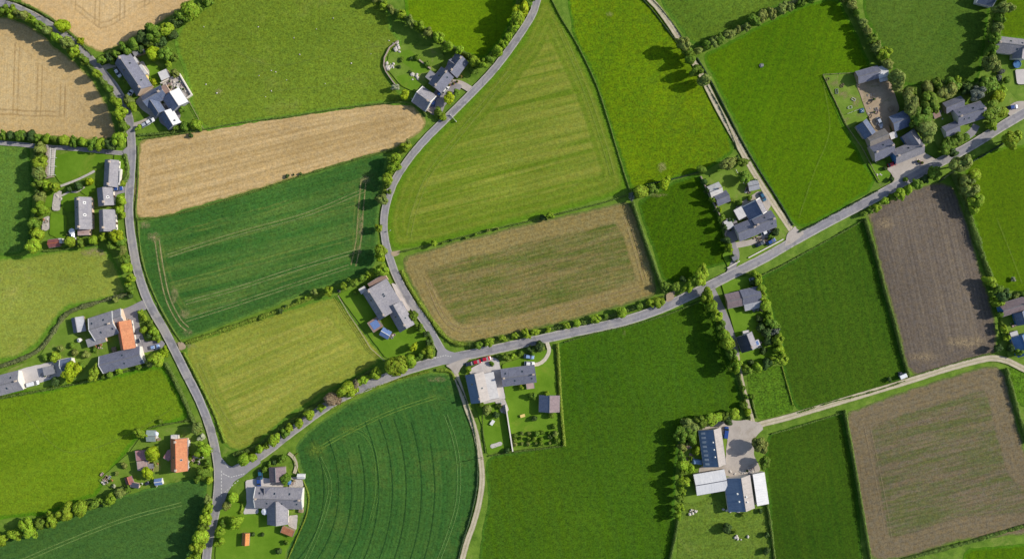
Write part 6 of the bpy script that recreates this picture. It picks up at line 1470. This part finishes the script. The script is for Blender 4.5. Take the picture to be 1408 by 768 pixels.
# small things lying about the farmsteads
def log_pile(x, y, label, rz=0.0):
    p = P(x, y); m = MB(); rr = random.Random(x)
    for j in range(4):
        for i in range(9-j): m.cyl(.13, .13, (-.9, -1.1+i*.26+j*.13, .13+j*.22), (.9, -1.1+i*.26+j*.13, .13+j*.22), 7)
    o = m.build('log_pile', M['wood'], None, (p.x, p.y, .35), rz); tag(o, label, 'log pile')
def clutter(cx, cy, sx, sy, n, place, grp):
    for i in range(n):
        x, y = cx+random.uniform(-sx, sx), cy+random.uniform(-sy, sy); k = random.random()
        if k < .35: crate(x, y, "wooden crate left " + place, 'crates ' + grp, random.choice(['wood', 'rust', 'grey_sheet']), (random.uniform(.4, .9), .45, random.uniform(.35, .6)), random.uniform(0, 3))
        elif k < .62: pot(x, y, "plant pot standing " + place, 'pots ' + grp, random.choice(['pot', 'stone', 'white']), random.uniform(.35, .6))
        else: boulder(x, y, random.uniform(.3, .6), "pale stone lying " + place, 'stones ' + grp, z=.3)
clutter(228, 142, 3, 2, 7, "between the L-shaped blue slate house and its barn", 'by the blue slate house')
clutter(200, 104, 4, 4, 7, "on the terrace behind the long slate farmhouse", 'behind the long slate farmhouse')
clutter(612, 126, 6, 4, 8, "in the forecourt of the middle slate house", 'at the middle slate house')
clutter(106, 332, 9, 3, 7, "south of the longest slate farmhouse", 'by the longest slate farmhouse')
clutter(62, 305, 3, 8, 8, "on the paved bed at the left garden hedge", 'on the left paved bed')
clutter(136, 476, 6, 3, 9, "below the wide slate farmhouse with the inner gable", 'below the wide slate farmhouse')
clutter(66, 515, 8, 3, 6, "in the pale concrete yard at the left edge", 'in the pale concrete yard')
clutter(176, 440, 2, 6, 5, "at the east wall of the wide slate farmhouse", 'at the wide slate farmhouse wall')
clutter(150, 656, 10, 6, 9, "on the rough ground west of the terracotta farmhouse", 'by the terracotta farmhouse')
clutter(214, 640, 4, 6, 8, "on the path between shed pair and terracotta farmhouse", 'on the terracotta farmhouse path')
clutter(270, 632, 5, 5, 6, "in the front garden of the terracotta farmhouse", 'in the terracotta front garden')
clutter(406, 661, 7, 4, 9, "on the terrace by the small white greenhouse", 'by the small white greenhouse')
clutter(540, 461, 7, 3, 9, "at the south end of the big slate farmhouse", 'at the big slate farmhouse')
clutter(692, 562, 3, 6, 6, "by the wall below the pale-roofed house", 'below the pale-roofed house')
clutter(1000, 310, 5, 8, 8, "west of the gravel track farm's slate ranges", 'at the gravel track farm west side')
clutter(1028, 262, 5, 3, 6, "beside the rounded grey shed on the gravel track", 'by the rounded grey shed')
clutter(1042, 425, 6, 2, 6, "along the south wall of the brown and slate barn", 'by the brown and slate barn')
clutter(1044, 472, 3, 5, 5, "behind the cottage at the lane's end", 'behind the lane cottage')
clutter(950, 625, 7, 14, 12, "in the strip west of the skylit barn", 'west of the skylit barn')
clutter(1030, 646, 8, 3, 8, "in the yard north of the barn with the lean-to", 'in the lower right yard')
clutter(1200, 150, 8, 22, 12, "in the dirt farmyard", 'in the dirt farmyard')
clutter(1264, 222, 10, 3, 9, "on the gravel in front of the blue-gabled slate house", 'by the blue-gabled house')
clutter(1290, 158, 6, 6, 9, "in the shaded yard west of the grey roadside cottage", 'by the grey roadside cottage')
clutter(1395, 448, 6, 4, 6, "between the slate house and blue barn at the right edge", 'at the right edge farm')
log_pile(1224, 150, "log pile at the east side of the dirt farmyard", .5); log_pile(945, 640, "log pile in the strip west of the skylit barn", 1.2); log_pile(158, 480, "log pile beside the long dark slate barn", .2); log_pile(414, 700, "log pile east of the T-shaped slate farmhouse", 1.4)
b = B('shed', "small brown shed in the shaded yard west of the grey cottage", 'shed', 1288, 158, 70, -30, 2.4); b.flat(9, 7, 2.1, 'felt_brown', 'wood', h2=2.4)
b = B('shed', "tiny grey shed at the drive mouth of the gravel track farm", 'shed', 1010, 354, 40, 70, 2.3); b.flat(7, 6, 2.0, 'felt', 'wood', h2=2.3)
b = B('shed', "small pale shed squeezed between the stepped slate row and blue-grey barn", 'shed', 1228, 186, 60, -26, 2.4); b.flat(9, 8, 2.2, 'felt_white', 'stone_wall', h2=2.5)
b = B('shed', "small slate shed north of the lower rusty shed near terracotta farmhouse", 'shed', 208, 640, 100, -6, 2.2); b.flat(6, 6, 2.0, 'slate_pale', 'wood', h2=2.3)
b = B('greenhouse', "small glass greenhouse in the garden of the longest slate farmhouse", 'greenhouse', 99, 325, 10, 100, 2.2); b.gable(8, 6, 1.6, 2.3, 'solar_light', 'white', win=0, oh=.08, ridge='white')
# water tank, pool, trailer, tarpaulin, solar beds
p = P(111, 467); t = empty('water_tank', (p.x, p.y, .3)); tag(t, "round white water tank in the garden of the wide slate farmhouse", 'water tank')
m = MB(); m.cyl(.85, .85, (0,0,0), (0,0,1.3), 24); m.cyl(.85, .3, (0,0,1.301), (0,0,1.6), 24); m.build('tank', M['white'], t); m = MB(); m.cyl(.28, .28, (0,0,1.601), (0,0,1.72), 16); m.build('lid', M['metal'], t)
p = P(1397, 89); t = empty('paddling_pool', (p.x, p.y, .35)); tag(t, "round blue pool beside the house at the right edge", 'pool')
m = MB()
for i in range(24):
    a, c = 6.283*i/24, 6.283*(i+1)/24; m.add([(1.6*math.cos(a),1.6*math.sin(a),0),(1.6*math.cos(c),1.6*math.sin(c),0),(1.6*math.cos(c),1.6*math.sin(c),.8),(1.6*math.cos(a),1.6*math.sin(a),.8),(1.45*math.cos(c),1.45*math.sin(c),.8),(1.45*math.cos(a),1.45*math.sin(a),.8),(1.45*math.cos(c),1.45*math.sin(c),.05),(1.45*math.cos(a),1.45*math.sin(a),.05)], [(0,1,2,3),(3,2,4,5),(5,4,6,7)])
m.build('rim', M['blue_wall'], t); m = MB(); m.cyl(1.44, 1.44, (0,0,.06), (0,0,.62), 24); m.build('water', M['water'], t)
p = P(1240, 516.5); t = empty('stock_trailer', (p.x, p.y, .1), .4); tag(t, "white stock trailer parked at the gateway beside the farm track", 'trailer')
m = MB(); m.box(-1.5, 1.5, -.85, .85, .55, 1.9, taper=.06); m.build('body', M['white_car'], t, bev=.05); m = MB(); m.box(1.5, 2.6, -.05, .05, .5, .6); m.build('drawbar', M['metal'], t)
for sy in (-1, 1):
    for sx in (-.4, .4): w_ = link('wheel', CACHE['carcar']['tyre'], t, (sx, sy*.95, .32)); link('rim', CACHE['carcar']['rim'], w_)
m = MB(); m.box(-1.53, -1.505, -.75, .75, .6, 1.75); m.build('ramp', M['metal'], t)
p = P(1046.5, 90.5); t = empty('ring_feeder', (p.x, p.y, .1)); tag(t, "round cattle feeder with pale hay alone in the lush pasture", 'cattle feeder')
m = MB()
for z in (.35, .7, 1.05):
    for i in range(20):
        a, c = 6.283*i/20, 6.283*(i+1)/20; m.cyl(.04, .04, (1.1*math.cos(a), 1.1*math.sin(a), z), (1.1*math.cos(c), 1.1*math.sin(c), z), 5, False)
for i in range(10): a = 6.283*i/10; m.cyl(.035, .035, (1.1*math.cos(a), 1.1*math.sin(a), 0), (1.1*math.cos(a), 1.1*math.sin(a), 1.1), 5)
m.build('hoop_frame', M['metal'], t)
bm = bmesh.new(); bmesh.ops.create_icosphere(bm, subdivisions=3, radius=1)
for v in bm.verts: v.co *= 1+.25*mnoise.noise(v.co*2); v.co.z = max(0, v.co.z)*.8
me = bpy.data.meshes.new('hay'); bm.to_mesh(me); bm.free(); me.materials.append(M['felt']); link('hay', me, t); t.scale = (.75, .75, .75)
def tarp(x, y, L, W, h, dx, dy, label, mat, cat='tarpaulin heap', name='covered_heap'):
    bm = bmesh.new(); bmesh.ops.create_grid(bm, x_segments=16, y_segments=10, size=1)
    for v in bm.verts:
        e = max(0, 1-max(abs(v.co.x), abs(v.co.y))**4); z = h*e**.5*(1+.25*mnoise.noise(v.co*2.3+Vector((x, y, 0))))
        v.co = Vector((v.co.x*L*U/2, v.co.y*W*U/2, z))
    me = bpy.data.meshes.new(name); bm.to_mesh(me); bm.free(); me.materials.append(M[mat]); p = P(x, y, .8)
    o = link(name, me, None, (p.x, p.y, .32), math.atan2(-dy, dx)); tag(o, label, cat)
tarp(959, 634.5, 15, 8, 1.3, 100, 10, "heap under a pale blue tarpaulin west of the skylit barn", 'tarp')
tarp(939.5, 607, 7, 10, 1.0, 40, -100, "heap under a grey sheet in the hedge strip west of the skylit barn", 'pale_blue_car')
tarp(1004, 683, 5, 8, .9, 20, 100, "dark sheeted heap between the white shed and the lean-to barn", 'blue_wall')
tarp(1238, 513.5, 6, 5, .8, 100, 0, "dark sheeted heap behind the white stock trailer", 'dark_car')
tarp(1211, 174, 6, 4, .8, 60, 90, "pale sheeted heap at the south end of the dirt farmyard", 'canvas')
tarp(202, 664, 5, 7, .7, 40, 90, "dark sheeted heap below the yellow-green tree near the cereal edge", 'dark_car')
tarp(1185, 152, 7, 7, .9, 100, -20, "teal sheeted heap at the rails of the rough paddock", 'teal_car')
p = P(623.5, 163); t = empty('field_gate', (p.x, p.y, 0), math.radians(-48)); tag(t, "white five-bar field gate on the east verge of the north road", 'gate')
m = MB(); [m.box(-1.6, 1.6, -.03, .03, .25+k*.24, .37+k*.24) for k in range(5)]; m.box(-1.6, -1.5, -.05, .05, .2, 1.4); m.box(1.5, 1.6, -.05, .05, .2, 1.4); m.build('gate_leaf', M['white'], t)
for sx in (-1.8, 1.8): m = MB(); m.box(sx-.12, sx+.12, -.12, .12, -.1, 1.6); m.build('post', M['white'], t)
wall_line('garden_wall', "pale stone wall crossing the rounded garden of the three slate houses", [(573,80), (592,95)], .5, 1.0, 'stone_wall')
wall_line('garden_wall', "curving stone wall on the west edge of the rounded garden", [(548,57), (536,66), (529,80), (528,91), (531,99), (540,112), (548,122)], .35, 1.0, 'stone_wall')
wall_line('garden_wall', "boundary wall below the south-western slate house", [(566,136), (580,148), (594,156), (601,157)], .3, 1.2, 'stone_wall')
fence("wooden fence along the lower edge of the upper left farm", [(258,128), (262,142), (272,160), (280,177)], 1.0, 2.5, 'wood', 2)
# two direction posts and a pole by the lanes
def pole(x, y, h, label):
    p = P(x, y); t = empty('utility_pole', (p.x, p.y, 0)); tag(t, label, 'utility pole')
    m = MB(); m.cyl(.16, .11, (0, 0, -.1), (0, 0, h), 10); m.build('post', M['wood'], t); m = MB(); m.box(-.9, .9, -.05, .05, h-.7, h-.58); m.build('crossarm', M['wood'], t)
    for k in (-.8, 0, .8): m = MB(); m.cyl(.06, .04, (k, 0, h-.579), (k, 0, h-.4), 8); m.build('insulator', M['white'], t)
pole(57, 23, 7.0, "wooden utility pole standing beside the lane between the wheat fields"); pole(663, 628, 5.5, "wooden pole beside the gravel track near the small orchard")
def road_sign(x, y, label, rz):
    p = P(x, y); t = empty('road_sign', (p.x, p.y, 0), rz); tag(t, label, 'road sign')
    m = MB(); m.cyl(.05, .05, (0, 0, -.1), (0, 0, 2.1), 8); m.build('post', M['metal'], t); m = MB(); m.cyl(.42, .42, (0, -.06, 2.0), (0, -.1, 2.0), 20); m.build('sign_plate', M['white'], t)
road_sign(537, 317, "round white road sign on the inner verge of the north road bend", .8)

# ------------------------------------------------------------------ light, sky, camera
ELEV = 33.0; D = Vector((-0.975, -0.22, 0)).normalized()
d = Vector((D.x*math.cos(math.radians(ELEV)), D.y*math.cos(math.radians(ELEV)), -math.sin(math.radians(ELEV))))
sl_ = bpy.data.lights.new('sun', 'SUN'); sl_.energy = 4.6; sl_.angle = math.radians(.5); sl_.color = (1.0, .94, .82)
so = bpy.data.objects.new('sun', sl_); COL.objects.link(so); so.rotation_euler = d.to_track_quat('-Z', 'Y').to_euler(); so.location = (150, 40, 200)
w = bpy.data.worlds.new('World'); SC.world = w; w.use_nodes = True
nt = w.node_tree; sky = nt.nodes.new('ShaderNodeTexSky'); sky.sky_type = 'NISHITA'; sky.sun_disc = False
sky.sun_elevation = math.radians(ELEV); sky.sun_rotation = math.atan2(-D.x, -D.y)
bg = nt.nodes['Background']; bg.inputs[1].default_value = 0.13; nt.links.new(sky.outputs[0], bg.inputs[0])
cam = bpy.data.cameras.new('camera'); co = bpy.data.objects.new('camera', cam); COL.objects.link(co)
co.location = (0, 0, H); co.rotation_euler = (0, 0, 0)
cam.sensor_fit = 'HORIZONTAL'; cam.angle = 2*math.atan(704*U/H); cam.clip_start = 1; cam.clip_end = 6000
SC.camera = co
vs = SC.view_settings; vs.view_transform = 'Standard'; vs.look = 'None'; vs.exposure = EXPO; vs.gamma = 1; vs.use_curve_mapping = False
SC.render.engine = 'CYCLES'; SC.cycles.max_bounces = 5; SC.cycles.transparent_max_bounces = 8

for o in COL.objects:
    l = o.get('label')
    if l and not 4 <= len(l.split()) <= 16: print('LABEL', len(l.split()), l)
_seen = {}
for o in COL.objects:
    l = o.get('label')
    if l: _seen.setdefault(l, []).append(o)
for l, os_ in _seen.items():
    if len(os_) > 1 and not os_[0].get('group'): print('DUP', l)
